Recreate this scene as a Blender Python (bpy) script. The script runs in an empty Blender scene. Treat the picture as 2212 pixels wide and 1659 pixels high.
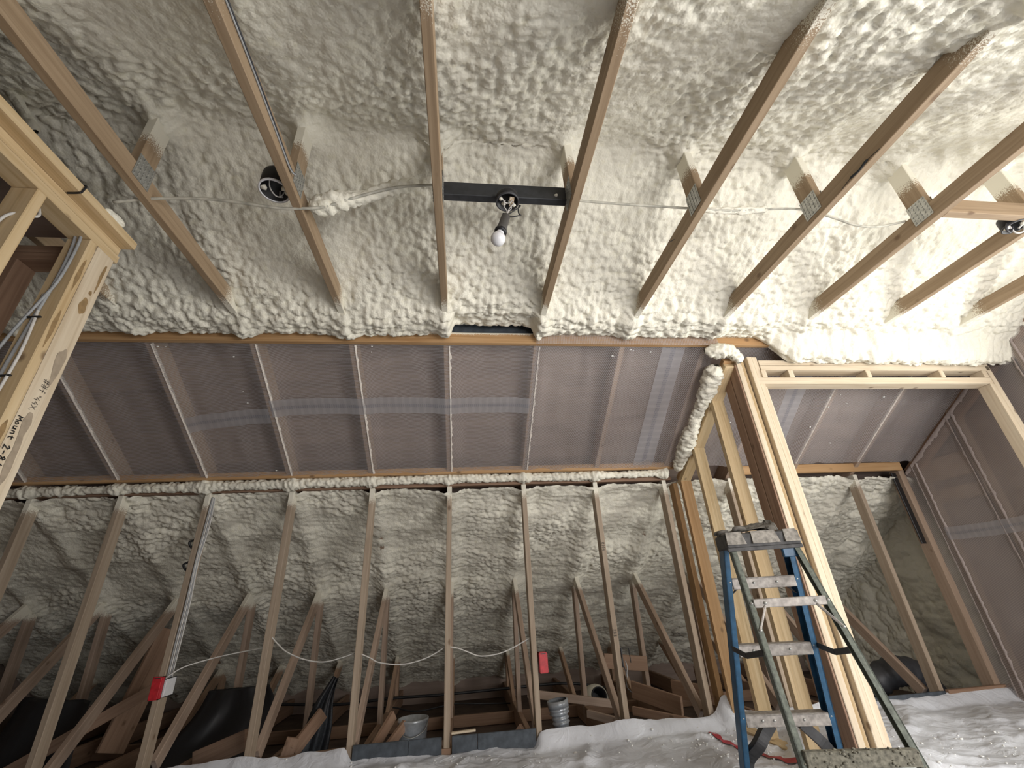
import bpy, bmesh, math, random
import numpy as np
from mathutils import Vector, Matrix

random.seed(7)
scene = bpy.context.scene
col = scene.collection
S = 0.61                      # truss spacing (24 in)

# ------------------------------------------------------------------ camera
cam_d = bpy.data.cameras.new('camera')
cam = bpy.data.objects.new('camera', cam_d)
col.objects.link(cam)
cam_d.sensor_width = 36.0
cam_d.lens = 933.375 / 2212 * 36.0
cam_d.clip_start = 0.02
yaw, pitch, roll = 0.128114648, 0.454793976, -0.0581233596
fw = Vector((math.sin(yaw) * math.cos(pitch), math.cos(yaw) * math.cos(pitch), math.sin(pitch)))
rt = Vector((math.cos(yaw), -math.sin(yaw), 0))
up = rt.cross(fw)
r2 = math.cos(roll) * rt + math.sin(roll) * up
u2 = -math.sin(roll) * rt + math.cos(roll) * up
M = Matrix((r2, u2, -fw)).transposed().to_4x4()
M.translation = Vector((0.1040, -3.5596, 0.8613))
cam.matrix_world = M
scene.camera = cam

# ------------------------------------------------------------------ world, lights, exposure
world = bpy.data.worlds.new('overcast_sky')
scene.world = world
world.use_nodes = True
bg = world.node_tree.nodes['Background']
bg.inputs[0].default_value = (0.80, 0.90, 1.0, 1)
bg.inputs[1].default_value = 1.0


def area(name, loc, rot, sx, sy, power, color):
    d = bpy.data.lights.new(name, 'AREA')
    d.shape = 'RECTANGLE'
    d.size, d.size_y = sx, sy
    d.energy = power
    d.color = color
    o = bpy.data.objects.new(name, d)
    col.objects.link(o)
    o.location = loc
    o.rotation_euler = rot
    return o


# daylight through the gable window; the rear lamp is added frontal fill
area('daylight_gable_window', (4.75, -2.45, 1.00), (0, math.radians(90), 0), 1.7, 1.9, 92, (1.0, 0.985, 0.915))
area('rear_fill_lamp', (2.25, -4.95, 1.05), (math.radians(90), 0, 0), 2.3, 1.25, 98, (1.0, 0.965, 0.94))

scene.cycles.max_bounces = 5
scene.cycles.diffuse_bounces = 3
scene.cycles.glossy_bounces = 2
scene.cycles.transmission_bounces = 2
scene.cycles.transparent_max_bounces = 6
scene.cycles.caustics_reflective = False
scene.cycles.caustics_refractive = False
scene.cycles.use_adaptive_sampling = True
scene.cycles.adaptive_threshold = 0.12
scene.cycles.use_denoising = True

vs = scene.view_settings
vs.view_transform = 'Standard'
vs.look = 'None'
vs.exposure = 0.22
vs.gamma = 1.0
vs.use_curve_mapping = False


# ------------------------------------------------------------------ helpers
def tag(o, label=None, cat=None, group=None, kind=None):
    if label: o['label'] = label
    if cat: o['category'] = cat
    if group: o['group'] = group
    if kind: o['kind'] = kind
    return o


def empty(name, loc=(0, 0, 0), rz=0.0):
    o = bpy.data.objects.new(name, None)
    col.objects.link(o)
    o.empty_display_size = 0.1
    o.matrix_world = Matrix.Translation(loc) @ Matrix.Rotation(rz, 4, 'Z')
    return o


def link(name, me, mat=None, parent=None, Mw=None):
    o = bpy.data.objects.new(name, me)
    col.objects.link(o)
    if mat is not None and len(me.materials) == 0:
        me.materials.append(mat)
    Mw = Mw or Matrix.Identity(4)
    if parent is not None:
        o.parent = parent
        pw = world_of(parent)
        o.matrix_basis = pw.inverted() @ Mw
    else:
        o.matrix_basis = Mw
    return o


def world_of(o):
    m = o.matrix_basis.copy()
    return world_of(o.parent) @ m if o.parent else m


_cache = {}


def box_mesh(L, t, w, ch, mat):
    key = (round(L, 4), round(t, 4), round(w, 4), ch, mat.name)
    if key in _cache: return _cache[key]
    bm = bmesh.new()
    bmesh.ops.create_cube(bm, size=1.0)
    for v in bm.verts: v.co = Vector((v.co.x * L, v.co.y * t, v.co.z * w))
    if ch:
        bmesh.ops.bevel(bm, geom=list(bm.edges), offset=ch, segments=1, affect='EDGES')
    me = bpy.data.meshes.new('board')
    bm.to_mesh(me); bm.free()
    me.materials.append(mat)
    _cache[key] = me
    return me


def board(name, p0, p1, w, t, mat, parent=None, wdir=(0, 0, 1), ch=0.0025):
    """timber from p0 to p1; w = size along wdir, t = size across; local X runs along the grain"""
    p0, p1 = Vector(p0), Vector(p1)
    x = (p1 - p0); L = x.length; x.normalize()
    z = Vector(wdir); z = (z - x * z.dot(x)).normalized()
    y = z.cross(x)
    Mw = Matrix((x, y, z)).transposed().to_4x4()
    Mw.translation = (p0 + p1) / 2
    return link(name, box_mesh(L, t, w, ch, mat), mat, parent, Mw)


def mesh_from(name, verts, faces, mat=None, smooth=False):
    me = bpy.data.meshes.new(name)
    me.from_pydata([tuple(map(float, v)) for v in verts], [], faces)
    me.update()
    if smooth:
        me.polygons.foreach_set('use_smooth', [True] * len(me.polygons))
    if mat: me.materials.append(mat)
    return me


def tube_mesh(pts, rad, mat, n=8, closed_ends=True, jitter=None):
    """tube along a smooth polyline; rad is a number or list"""
    pts = [Vector(p) for p in pts]
    m = len(pts)
    rr = rad if isinstance(rad, (list, tuple)) else [rad] * m
    verts, faces = [], []
    prev = None
    for i, p in enumerate(pts):
        d = (pts[min(i + 1, m - 1)] - pts[max(i - 1, 0)]).normalized()
        if prev is None:
            a = Vector((0, 0, 1)) if abs(d.z) < .9 else Vector((1, 0, 0))
            s = d.cross(a).normalized()
        else:
            s = (prev - d * prev.dot(d)).normalized()
        prev = s
        t = d.cross(s)
        for j in range(n):
            an = 2 * math.pi * j / n
            verts.append(p + (s * math.cos(an) + t * math.sin(an)) * rr[i])
    for i in range(m - 1):
        for j in range(n):
            a, b = i * n + j, i * n + (j + 1) % n
            faces.append((a, b, b + n, a + n))
    if closed_ends:
        faces.append(tuple(range(n - 1, -1, -1)))
        faces.append(tuple(range((m - 1) * n, m * n)))
    return mesh_from('tube', verts, faces, mat, True)


def smooth_path(pts, k=6):
    pts = [Vector(p) for p in pts]
    out = []
    for i in range(len(pts) - 1):
        p0, p1, p2, p3 = pts[max(i - 1, 0)], pts[i], pts[i + 1], pts[min(i + 2, len(pts) - 1)]
        for j in range(k):
            t = j / k
            out.append(0.5 * ((2 * p1) + (p2 - p0) * t + (2 * p0 - 5 * p1 + 4 * p2 - p3) * t * t + (3 * p1 - p0 - 3 * p2 + p3) * t ** 3))
    out.append(pts[-1])
    return out


def cable(name, pts, rad, mat, parent=None, k=6, n=7):
    return link(name, tube_mesh(smooth_path(pts, k), rad, mat, n), mat, parent)


def add_box(bm, c, s):
    r = bmesh.ops.create_cube(bm, size=1.0)
    for v in r['verts']: v.co = Vector((v.co.x * s[0] + c[0], v.co.y * s[1] + c[1], v.co.z * s[2] + c[2]))
    return r['verts']


def boxes(name, specs, mat, parent=None, Mw=None, ch=0.0):
    """one mesh made of (min, max) boxes"""
    bm = bmesh.new()
    for lo, hi in specs:
        add_box(bm, [(a + b) / 2 for a, b in zip(lo, hi)], [b - a for a, b in zip(lo, hi)])
    if ch: bmesh.ops.bevel(bm, geom=list(bm.edges), offset=ch, segments=1, affect='EDGES')
    me = bpy.data.meshes.new(name)
    bm.to_mesh(me); bm.free()
    return link(name, me, mat, parent, Mw)


def lathe_mesh(prof, mat, n=24):
    verts, faces = [], []
    for r, z in prof:
        for j in range(n):
            a = 2 * math.pi * j / n
            verts.append((r * math.cos(a), r * math.sin(a), z))
    for i in range(len(prof) - 1):
        for j in range(n):
            a, b = i * n + j, i * n + (j + 1) % n
            faces.append((a, b, b + n, a + n))
    return mesh_from('lathe', verts, faces, mat, True)


def axis_matrix(p, zdir):
    z = Vector(zdir).normalized()
    a = Vector((0, 1, 0)) if abs(z.y) < .9 else Vector((1, 0, 0))
    x = a.cross(z).normalized()
    y = z.cross(x)
    m = Matrix((x, y, z)).transposed().to_4x4()
    m.translation = Vector(p)
    return m


# ---- noise in numpy
def _h(ix, iy, seed):
    h = (ix.astype(np.int64) * 374761393 + iy.astype(np.int64) * 668265263 + seed * 974634777) & 0xFFFFFFFF
    h = ((h ^ (h >> 13)) * 1274126177) & 0xFFFFFFFF
    h = ((h ^ (h >> 16)) * 2246822519) & 0xFFFFFFFF
    return ((h ^ (h >> 15)) & 0xFFFFFF) / float(0x1000000)


def vnoise(x, y, seed=0):
    ix, iy = np.floor(x), np.floor(y)
    fx, fy = x - ix, y - iy
    fx = fx * fx * fx * (fx * (fx * 6 - 15) + 10)
    fy = fy * fy * fy * (fy * (fy * 6 - 15) + 10)
    a, b = _h(ix, iy, seed), _h(ix + 1, iy, seed)
    c, d = _h(ix, iy + 1, seed), _h(ix + 1, iy + 1, seed)
    return (a * (1 - fx) + b * fx) * (1 - fy) + (c * (1 - fx) + d * fx) * fy - 0.5


def fbm(x, y, seed=0, o=4):
    s, a = 0, 1.0
    for i in range(o):
        s = s + a * vnoise(x * 2 ** i, y * 2 ** i, seed + i)
        a *= 0.5
    return s


def blobs(x, y, seed=0, R=0.78):
    ix, iy = np.floor(x), np.floor(y)
    best = np.full(x.shape, 0.0)
    for dx in (-1, 0, 1):
        for dy in (-1, 0, 1):
            cx, cy = ix + dx, iy + dy
            px = cx + 0.15 + 0.7 * _h(cx, cy, seed)
            py = cy + 0.15 + 0.7 * _h(cx, cy, seed + 11)
            rr = R * (0.55 + 0.45 * _h(cx, cy, seed + 23))
            d2 = ((x - px) ** 2 + (y - py) ** 2) / rr ** 2
            best = np.maximum(best, rr / R * np.sqrt(np.clip(1 - d2, 0, 1)))
    return best


def sstep(a, b, x):
    t = np.clip((x - a) / (b - a), 0, 1)
    return t * t * (3 - 2 * t)


def grid_mesh(name, P, mat, uv=None):
    """P: (nv, nu, 3) array"""
    nv, nu = P.shape[:2]
    me = bpy.data.meshes.new(name)
    me.vertices.add(nv * nu)
    me.vertices.foreach_set('co', P.reshape(-1).astype(np.float32))
    i = np.arange(nv * nu).reshape(nv, nu)
    q = np.stack([i[:-1, :-1], i[:-1, 1:], i[1:, 1:], i[1:, :-1]], -1).reshape(-1)
    nf = (nv - 1) * (nu - 1)
    me.loops.add(nf * 4)
    me.loops.foreach_set('vertex_index', q.astype(np.int32))
    me.polygons.add(nf)
    me.polygons.foreach_set('loop_start', (np.arange(nf) * 4).astype(np.int32))
    me.polygons.foreach_set('use_smooth', np.ones(nf, dtype=bool))
    me.update(calc_edges=True)
    if uv is not None:
        l = me.uv_layers.new(name='UVMap')
        l.data.foreach_set('uv', uv.reshape(-1, 2)[q].reshape(-1).astype(np.float32))
    me.materials.append(mat)
    return me


# ------------------------------------------------------------------ materials
class NT:
    def __init__(s, name):
        s.m = bpy.data.materials.new(name)
        s.m.use_nodes = True
        s.t = s.m.node_tree
        s.b = s.t.nodes['Principled BSDF']
        s.out = s.t.nodes['Material Output']

    def n(s, typ, **kw):
        nd = s.t.nodes.new(typ)
        for k, v in kw.items():
            if k == 'inp':
                for a, b in v.items():
                    if isinstance(b, bpy.types.NodeSocket): s.t.links.new(b, nd.inputs[a])
                    else: nd.inputs[a].default_value = b
            else: setattr(nd, k, v)
        return nd

    def l(s, a, b): s.t.links.new(a, b)

    def math(s, op, a, b=0.0, c=0.0, clamp=False):
        nd = s.n('ShaderNodeMath', operation=op, use_clamp=clamp)
        for i, v in enumerate((a, b, c)):
            if isinstance(v, bpy.types.NodeSocket): s.l(v, nd.inputs[i])
            else: nd.inputs[i].default_value = v
        return nd.outputs[0]

    def ramp(s, fac, stops):
        nd = s.n('ShaderNodeValToRGB')
        e = nd.color_ramp.elements
        while len(e) < len(stops): e.new(0.5)
        for el, (p, c) in zip(e, stops):
            el.position = p
            el.color = tuple(c) + (1,) if len(c) == 3 else c
        s.l(fac, nd.inputs[0])
        return nd.outputs[0]

    def mix(s, fac, a, b, mode='MIX'):
        nd = s.n('ShaderNodeMix', data_type='RGBA', blend_type=mode)
        for i, v in ((0, fac), (6, a), (7, b)):
            if isinstance(v, bpy.types.NodeSocket): s.l(v, nd.inputs[i])
            else: nd.inputs[i].default_value = v if i == 0 else tuple(v) + (1,)
        return nd.outputs[2]

    def maprange(s, v, a, b, c=0.0, d=1.0):
        nd = s.n('ShaderNodeMapRange', interpolation_type='SMOOTHSTEP')
        s.l(v, nd.inputs[0])
        for i, q in enumerate((a, b, c, d)): nd.inputs[i + 1].default_value = q
        return nd.outputs[0]

    def bump(s, h, strength=0.3, dist=0.01):
        nd = s.n('ShaderNodeBump', inp={'Strength': strength, 'Distance': dist})
        s.l(h, nd.inputs['Height'])
        s.l(nd.outputs[0], s.b.inputs['Normal'])


def simple(name, c, rough=0.6, metal=0.0, noise=0.12, scale=40.0):
    k = NT(name)
    tc = k.n('ShaderNodeTexCoord')
    nz = k.n('ShaderNodeTexNoise', inp={'Vector': tc.outputs['Object'], 'Scale': scale, 'Detail': 4.0})
    lo = [v * (1 - noise) for v in c]; hi = [min(1, v * (1 + noise)) for v in c]
    k.l(k.ramp(nz.outputs[0], [(0.3, lo), (0.7, hi)]), k.b.inputs['Base Color'])
    k.b.inputs['Roughness'].default_value = rough
    k.b.inputs['Metallic'].default_value = metal
    return k.m


FOAM_C = (0.835, 0.80, 0.685)


def lumber(name, c0, c1, c2, dust=None, dust_amt=0.9):
    """sawn softwood: grain along local X, knots, random tone per board; dust = overspray bands of foam dust (axis, from, to)"""
    k = NT(name)
    tc = k.n('ShaderNodeTexCoord')
    oi = k.n('ShaderNodeObjectInfo')
    off = k.n('ShaderNodeCombineXYZ')
    k.l(k.math('MULTIPLY', oi.outputs['Random'], 37.0), off.inputs[0])
    k.l(k.math('MULTIPLY', oi.outputs['Random'], 91.0), off.inputs[1])
    vec = k.n('ShaderNodeVectorMath', operation='ADD')
    k.l(tc.outputs['Object'], vec.inputs[0]); k.l(off.outputs[0], vec.inputs[1])
    mp = k.n('ShaderNodeMapping'); mp.inputs['Scale'].default_value = (1.3, 26, 26)
    k.l(vec.outputs[0], mp.inputs[0])
    nz = k.n('ShaderNodeTexNoise', inp={'Vector': mp.outputs[0], 'Scale': 1.6, 'Detail': 5.0, 'Distortion': 0.6})
    colr = k.ramp(nz.outputs[0], [(0.25, c0), (0.5, c1), (0.78, c2)])
    # growth-ring streaks
    mp2 = k.n('ShaderNodeMapping'); mp2.inputs['Scale'].default_value = (0.5, 60, 60)
    k.l(vec.outputs[0], mp2.inputs[0])
    nz2 = k.n('ShaderNodeTexNoise', inp={'Vector': mp2.outputs[0], 'Scale': 2.0, 'Detail': 2.0})
    colr = k.mix(k.maprange(nz2.outputs[0], 0.52, 0.75, 0, 0.28), colr, [v * 0.62 for v in c0])
    # knots
    mp3 = k.n('ShaderNodeMapping'); mp3.inputs['Scale'].default_value = (6.0, 9, 9)
    k.l(vec.outputs[0], mp3.inputs[0])
    vo = k.n('ShaderNodeTexVoronoi', inp={'Vector': mp3.outputs[0], 'Scale': 1.0, 'Randomness': 1.0})
    wn = k.n('ShaderNodeTexWhiteNoise', noise_dimensions='3D')
    k.l(vo.outputs['Position'], wn.inputs['Vector'])
    on = k.math('GREATER_THAN', wn.outputs['Value'], 0.45)
    kn = k.math('MULTIPLY', k.maprange(vo.outputs['Distance'], 0.17, 0.05), on)
    colr = k.mix(k.math('MULTIPLY', kn, 0.8), colr, (0.13, 0.07, 0.035))
    # tone per board
    colr = k.mix(k.math('MULTIPLY', oi.outputs['Random'], 0.22), colr, [v * 0.62 for v in c1])
    if dust:
        geo = k.n('ShaderNodeNewGeometry')
        sep = k.n('ShaderNodeSeparateXYZ'); k.l(geo.outputs['Position'], sep.inputs[0])
        tot = None
        for ax, a, b in dust:
            g = k.maprange(sep.outputs[ax], a, b)
            tot = g if tot is None else k.math('MAXIMUM', tot, g)
        big = k.n('ShaderNodeTexNoise', inp={'Vector': geo.outputs['Position'], 'Scale': 7.0, 'Detail': 3.0})
        fine = k.n('ShaderNodeTexNoise', inp={'Vector': geo.outputs['Position'], 'Scale': 210.0, 'Detail': 2.0})
        thr = k.math('ADD', k.math('MULTIPLY', big.outputs[0], 0.4), k.math('MULTIPLY', fine.outputs[0], 0.9))
        f = k.math('ADD', k.math('MULTIPLY', tot, 1.15), k.math('SUBTRACT', thr, 1.22))
        f = k.maprange(f, 0.0, 0.22, 0, dust_amt)
        colr = k.mix(f, colr, FOAM_C)
    k.l(colr, k.b.inputs['Base Color'])
    k.b.inputs['Roughness'].default_value = 0.75
    k.bump(nz2.outputs[0], 0.15, 0.002)
    return k.m


W0, W1, W2 = (0.25, 0.170, 0.10), (0.335, 0.238, 0.147), (0.42, 0.312, 0.205)
m_tie = lumber('lumber_ceiling_tie', W0, W1, W2, [('Y', -1.70, -1.26), ('Y', -2.45, -3.35)])
m_king = lumber('lumber_king_post', W0, W1, W2, [('Z', 2.49, 2.82)], 0.95)
m_stud = lumber('lumber_knee_stud', (0.30, 0.225, 0.160), (0.39, 0.305, 0.225), (0.47, 0.38, 0.29), [('Z', 1.42, 1.72)])
m_web = lumber('lumber_web', (0.30, 0.215, 0.155), (0.39, 0.285, 0.215), (0.47, 0.355, 0.275), [('Z', 0.74, 1.02)])
m_web2 = lumber('lumber_short_web', (0.34, 0.215, 0.14), (0.44, 0.29, 0.195), (0.52, 0.36, 0.25), [('Z', 0.16, 0.36)])
m_raft = lumber('lumber_rafter', (0.30, 0.21, 0.145), (0.38, 0.275, 0.20), (0.45, 0.335, 0.25))
m_new = lumber('lumber_new_framing', (0.50, 0.34, 0.17), (0.63, 0.47, 0.27), (0.72, 0.57, 0.36))
m_pale = lumber('lumber_pale_spruce', (0.56, 0.44, 0.30), (0.68, 0.565, 0.415), (0.77, 0.67, 0.52))
m_warm = lumber('lumber_orange_pine', (0.40, 0.22, 0.09), (0.50, 0.30, 0.14), (0.58, 0.38, 0.20), [('Z', 2.40, 2.47)])
m_scrap = lumber('lumber_scrap', (0.24, 0.14, 0.09), (0.32, 0.20, 0.13), (0.40, 0.26, 0.175))


def plywood():
    k = NT('plywood_sheathing')
    tc = k.n('ShaderNodeTexCoord')
    mp = k.n('ShaderNodeMapping'); mp.inputs['Scale'].default_value = (0.8, 6, 6)
    k.l(tc.outputs['Object'], mp.inputs[0])
    nz = k.n('ShaderNodeTexNoise', inp={'Vector': mp.outputs[0], 'Scale': 1.5, 'Detail': 6.0, 'Distortion': 1.2})
    k.l(k.ramp(nz.outputs[0], [(0.3, (0.23, 0.175, 0.148)), (0.55, (0.31, 0.24, 0.20)), (0.8, (0.38, 0.295, 0.25))]), k.b.inputs['Base Color'])
    k.b.inputs['Roughness'].default_value = 0.8
    return k.m


m_ply = plywood()


def foam_mat(name, c, fine=1.0):
    k = NT(name)
    geo = k.n('ShaderNodeNewGeometry')
    n1 = k.n('ShaderNodeTexNoise', inp={'Vector': geo.outputs['Position'], 'Scale': 1.7, 'Detail': 3.0})
    n2 = k.n('ShaderNodeTexNoise', inp={'Vector': geo.outputs['Position'], 'Scale': 28.0, 'Detail': 3.0})
    c1 = k.ramp(n1.outputs[0], [(0.3, [v * 0.90 for v in c]), (0.7, [min(1, v * 1.06) for v in c])])
    c1 = k.mix(k.maprange(n2.outputs[0], 0.5, 0.8, 0, 0.35), c1, (c[0] * 0.92, c[1] * 0.90, c[2] * 0.74))
    k.l(c1, k.b.inputs['Base Color'])
    k.b.inputs['Roughness'].default_value = 0.62
    k.b.inputs['Specular IOR Level'].default_value = 0.3
    v = k.n('ShaderNodeTexVoronoi', inp={'Vector': geo.outputs['Position'], 'Scale': 85.0})
    n3 = k.n('ShaderNodeTexNoise', inp={'Vector': geo.outputs['Position'], 'Scale': 140.0, 'Detail': 3.0})
    h = k.math('ADD', k.math('MULTIPLY', v.outputs['Distance'], -0.8), k.math('MULTIPLY', n3.outputs[0], 0.5))
    k.bump(h, 0.40 * fine, 0.005)
    return k.m


m_foam = foam_mat('spray_foam_cream', FOAM_C)


def net_mat(name, ang, pitch_m, base, warp, weft, band=False):
    """woven insulation netting: threads with gaps, partly transparent"""
    k = NT(name)
    uv = k.n('ShaderNodeUVMap')
    mp = k.n('ShaderNodeMapping'); mp.inputs['Rotation'].default_value = (0, 0, ang)
    k.l(uv.outputs[0], mp.inputs[0])
    wob = k.n('ShaderNodeTexNoise', inp={'Vector': uv.outputs[0], 'Scale': 3.0, 'Detail': 2.0})
    sp = k.n('ShaderNodeSeparateXYZ'); k.l(mp.outputs[0], sp.inputs[0])
    fq = 2 * math.pi / pitch_m
    wb = k.math('MULTIPLY', wob.outputs[0], 0.022)

    def lines(s, w):
        si = k.math('SINE', k.math('MULTIPLY', k.math('ADD', s, wb), fq))
        return k.math('MULTIPLY', k.maprange(si, -0.2, 0.9), w)
    a = k.math('ADD', lines(sp.outputs[0], warp), lines(sp.outputs[1], weft))
    a = k.math('ADD', a, base)
    cl = (0.66, 0.61, 0.60)
    colr = None
    if band:
        s2 = k.n('ShaderNodeSeparateXYZ'); k.l(uv.outputs[0], s2.inputs[0])
        st = None
        for c in (0.425, 0.475, 0.525, 0.575):
            g = k.maprange(k.math('ABSOLUTE', k.math('SUBTRACT', s2.outputs[1], c)), 0.013, 0.006)
            st = g if st is None else k.math('ADD', st, g)
        st = k.math('MINIMUM', st, 1.0)
        dash = k.math('SINE', k.math('MULTIPLY', s2.outputs[0], 420.0))
        st = k.math('MULTIPLY', st, k.maprange(dash, -0.6, 0.2, 0.45, 1.0))
        colr = k.mix(k.math('MULTIPLY', st, 0.9), (0.70, 0.70, 0.74), (0.03, 0.05, 0.13))
        a = k.math('ADD', a, k.math('MULTIPLY', st, 0.4))
    df = k.n('ShaderNodeBsdfDiffuse'); tr = k.n('ShaderNodeBsdfTranslucent'); tp = k.n('ShaderNodeBsdfTransparent')
    gl = k.n('ShaderNodeBsdfGlossy'); gl.inputs['Roughness'].default_value = 0.35
    for d in (df, tr):
        if colr is not None: k.l(colr, d.inputs[0])
        else: d.inputs[0].default_value = cl + (1,)
    gl.inputs[0].default_value = (0.6, 0.6, 0.62, 1)
    m1 = k.n('ShaderNodeMixShader'); m1.inputs[0].default_value = 0.35
    k.l(df.outputs[0], m1.inputs[1]); k.l(tr.outputs[0], m1.inputs[2])
    m2 = k.n('ShaderNodeMixShader'); m2.inputs[0].default_value = 0.12
    k.l(m1.outputs[0], m2.inputs[1]); k.l(gl.outputs[0], m2.inputs[2])
    m3 = k.n('ShaderNodeMixShader')
    k.l(k.math('MINIMUM', a, 0.95), m3.inputs[0])
    k.l(tp.outputs[0], m3.inputs[1]); k.l(m2.outputs[0], m3.inputs[2])
    k.l(m3.outputs[0], k.out.inputs['Surface'])
    return k.m


m_net1 = net_mat('netting_long', math.radians(7), 0.0115, 0.22, 0.05, 0.34)
m_net2 = net_mat('netting_cross', math.radians(-20), 0.0115, 0.24, 0.36, 0.05)
m_net3 = net_mat('netting_alcove', math.radians(3), 0.0115, 0.32, 0.24, 0.06)
m_net4 = net_mat('netting_gable', math.radians(30), 0.0115, 0.36, 0.03, 0.18)
m_band = net_mat('netting_selvage', 0.0, 0.05, 0.36, 0.04, 0.02, band=True)
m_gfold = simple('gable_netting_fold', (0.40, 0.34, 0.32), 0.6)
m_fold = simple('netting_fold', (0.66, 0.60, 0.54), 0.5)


def sheet_mat():
    k = NT('plastic_drop_sheet')
    geo = k.n('ShaderNodeNewGeometry')
    n1 = k.n('ShaderNodeTexNoise', inp={'Vector': geo.outputs['Position'], 'Scale': 2.2, 'Detail': 5.0})
    k.l(k.ramp(n1.outputs[0], [(0.3, (0.58, 0.59, 0.63)), (0.7, (0.74, 0.76, 0.81))]), k.b.inputs['Base Color'])
    n2 = k.n('ShaderNodeTexNoise', inp={'Vector': geo.outputs['Position'], 'Scale': 9.0, 'Detail': 6.0, 'Distortion': 1.5})
    k.b.inputs['Roughness'].default_value = 0.33
    k.bump(n2.outputs[0], 0.6, 0.02)
    return k.m


m_sheet = sheet_mat()
m_slate = simple('slate_coated_wood', (0.058, 0.070, 0.085), 0.6, noise=0.35, scale=25)
m_blackboard = simple('charcoal_coated_wood', (0.032, 0.034, 0.038), 0.55, noise=0.3, scale=30)
m_steel = simple('galvanised_steel', (0.42, 0.42, 0.40), 0.45, 0.75, 0.2, 60)
m_black = simple('black_plastic', (0.014, 0.014, 0.016), 0.45)
m_dkgrey = simple('dark_grey_plastic', (0.045, 0.045, 0.05), 0.5)
m_socket = simple('grey_socket', (0.075, 0.07, 0.065), 0.5)
m_white = simple('white_plastic', (0.78, 0.78, 0.80), 0.35, noise=0.04)
m_wirew = simple('white_cable', (0.60, 0.58, 0.55), 0.5)
m_wireg = simple('grey_cable', (0.33, 0.34, 0.35), 0.5)
m_red = simple('red_plastic', (0.52, 0.025, 0.035), 0.45, noise=0.2)
m_redtape = simple('red_tape', (0.42, 0.035, 0.05), 0.5, noise=0.25, scale=15)
m_bluetag = simple('blue_plastic', (0.012, 0.055, 0.12), 0.5)
m_ink = simple('black_marker', (0.012, 0.012, 0.014), 0.7)
m_pencil = simple('pencil', (0.10, 0.085, 0.075), 0.7)
m_resin = simple('brown_resin', (0.30, 0.195, 0.09), 0.5, noise=0.2)
m_greystain = simple('grey_water_stain', (0.36, 0.29, 0.215), 0.7, noise=0.12)
m_lblue = simple('blue_fibreglass', (0.022, 0.085, 0.165), 0.45, noise=0.25, scale=30)
m_dirtyalu = simple('dirty_aluminium', (0.30, 0.275, 0.25), 0.55, 0.25, 0.35, 45)
m_olive = simple('dusty_fibreglass', (0.13, 0.145, 0.12), 0.7, noise=0.4, scale=55)
m_capm = simple('dirty_cap', (0.045, 0.043, 0.042), 0.6, noise=0.6, scale=35)
m_capdust = simple('foam_crusted_cap', (0.27, 0.25, 0.22), 0.8, noise=0.45, scale=50)
m_brace = simple('dark_brace', (0.030, 0.030, 0.032), 0.5, noise=0.3)
m_crust = simple('foam_crust', (0.17, 0.16, 0.125), 0.9, noise=0.5, scale=70)
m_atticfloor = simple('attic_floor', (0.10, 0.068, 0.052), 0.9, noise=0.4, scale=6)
m_duct = simple('flexible_duct', (0.40, 0.42, 0.44), 0.3, 0.3, 0.15)
m_leather = simple('worn_leather', (0.125, 0.115, 0.10), 0.7, noise=0.5, scale=30)
m_osb = simple('wall_board', (0.40, 0.33, 0.26), 0.85, noise=0.2, scale=14)

# ------------------------------------------------------------------ shell of the room
SL = 0.632
RIDGE_Y = -2.2


def zr(y):            # underside of the front rafters
    return 1.714 - SL * y


ZRIDGE = zr(RIDGE_Y)


def slab(name, y0, y1, x0, x1, off, th, front, mat):
    f = (lambda y: zr(y)) if front else (lambda y: ZRIDGE - SL * (RIDGE_Y - y))
    v = []
    for y in (y0, y1):
        for x in (x0, x1):
            v += [(x, y, f(y) + off), (x, y, f(y) + off + th)]
    F = [(0, 2, 6, 4), (1, 5, 7, 3), (0, 1, 3, 2), (4, 6, 7, 5), (0, 4, 5, 1), (2, 3, 7, 6)]
    o = link(name, mesh_from(name, v, F, mat), mat)
    return o


XL, XR = -4.4, 4.27
DECK = 0.166
XA = 5.6
tag(slab('ceiling', 3.05, RIDGE_Y, XL, XA, DECK, 0.03, True, m_ply), 'brown plywood roof deck behind the netting', kind='structure')
tag(slab('ceiling', -4.75, RIDGE_Y, XL, XR, DECK, 0.03, False, m_ply), 'plywood roof deck on the near side of the ridge', kind='structure')
fl = boxes('floor', [((XL, -4.7, -0.12), (XR, -0.0, -0.05))], m_osb)
tag(fl, 'room floor under the plastic drop sheet', kind='structure')
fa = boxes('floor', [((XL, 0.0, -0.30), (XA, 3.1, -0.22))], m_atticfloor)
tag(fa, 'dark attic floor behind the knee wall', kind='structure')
we = boxes('wall_eave', [((XL, 2.72, -0.3), (XA, 2.80, 0.35)), ((XA - 0.08, 0.0, -0.3), (XA, 2.80, 2.0)), ((XR + 0.1, -0.1, -0.3), (XA, 0.0, 2.0))], m_ply)
tag(we, 'board closing the eave at the far edge of the attic', kind='structure')
wl = boxes('wall_left', [((XL - 0.1, -4.7, -0.3), (XL, 3.1, 3.4))], m_ply)
tag(wl, 'far left gable wall', kind='structure')
WY0, WY1, WZ0, WZ1 = -3.40, -1.56, 0.25, 1.92
wr = boxes('wall_right', [((XR, -4.7, -0.3), (XR + 0.1, WY0, 3.4)), ((XR, WY1, -0.3), (XR + 0.1, 0.0, 3.4)),
                          ((XR, WY0, -0.3), (XR + 0.1, WY1, WZ0)), ((XR, WY0, WZ1), (XR + 0.1, WY1, 3.4))], m_ply)
tag(wr, 'plywood sheathing of the right gable wall behind netting', kind='structure')
BX0, BX1, BZ0, BZ1 = 1.05, 3.45, 0.40, 1.72
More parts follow.
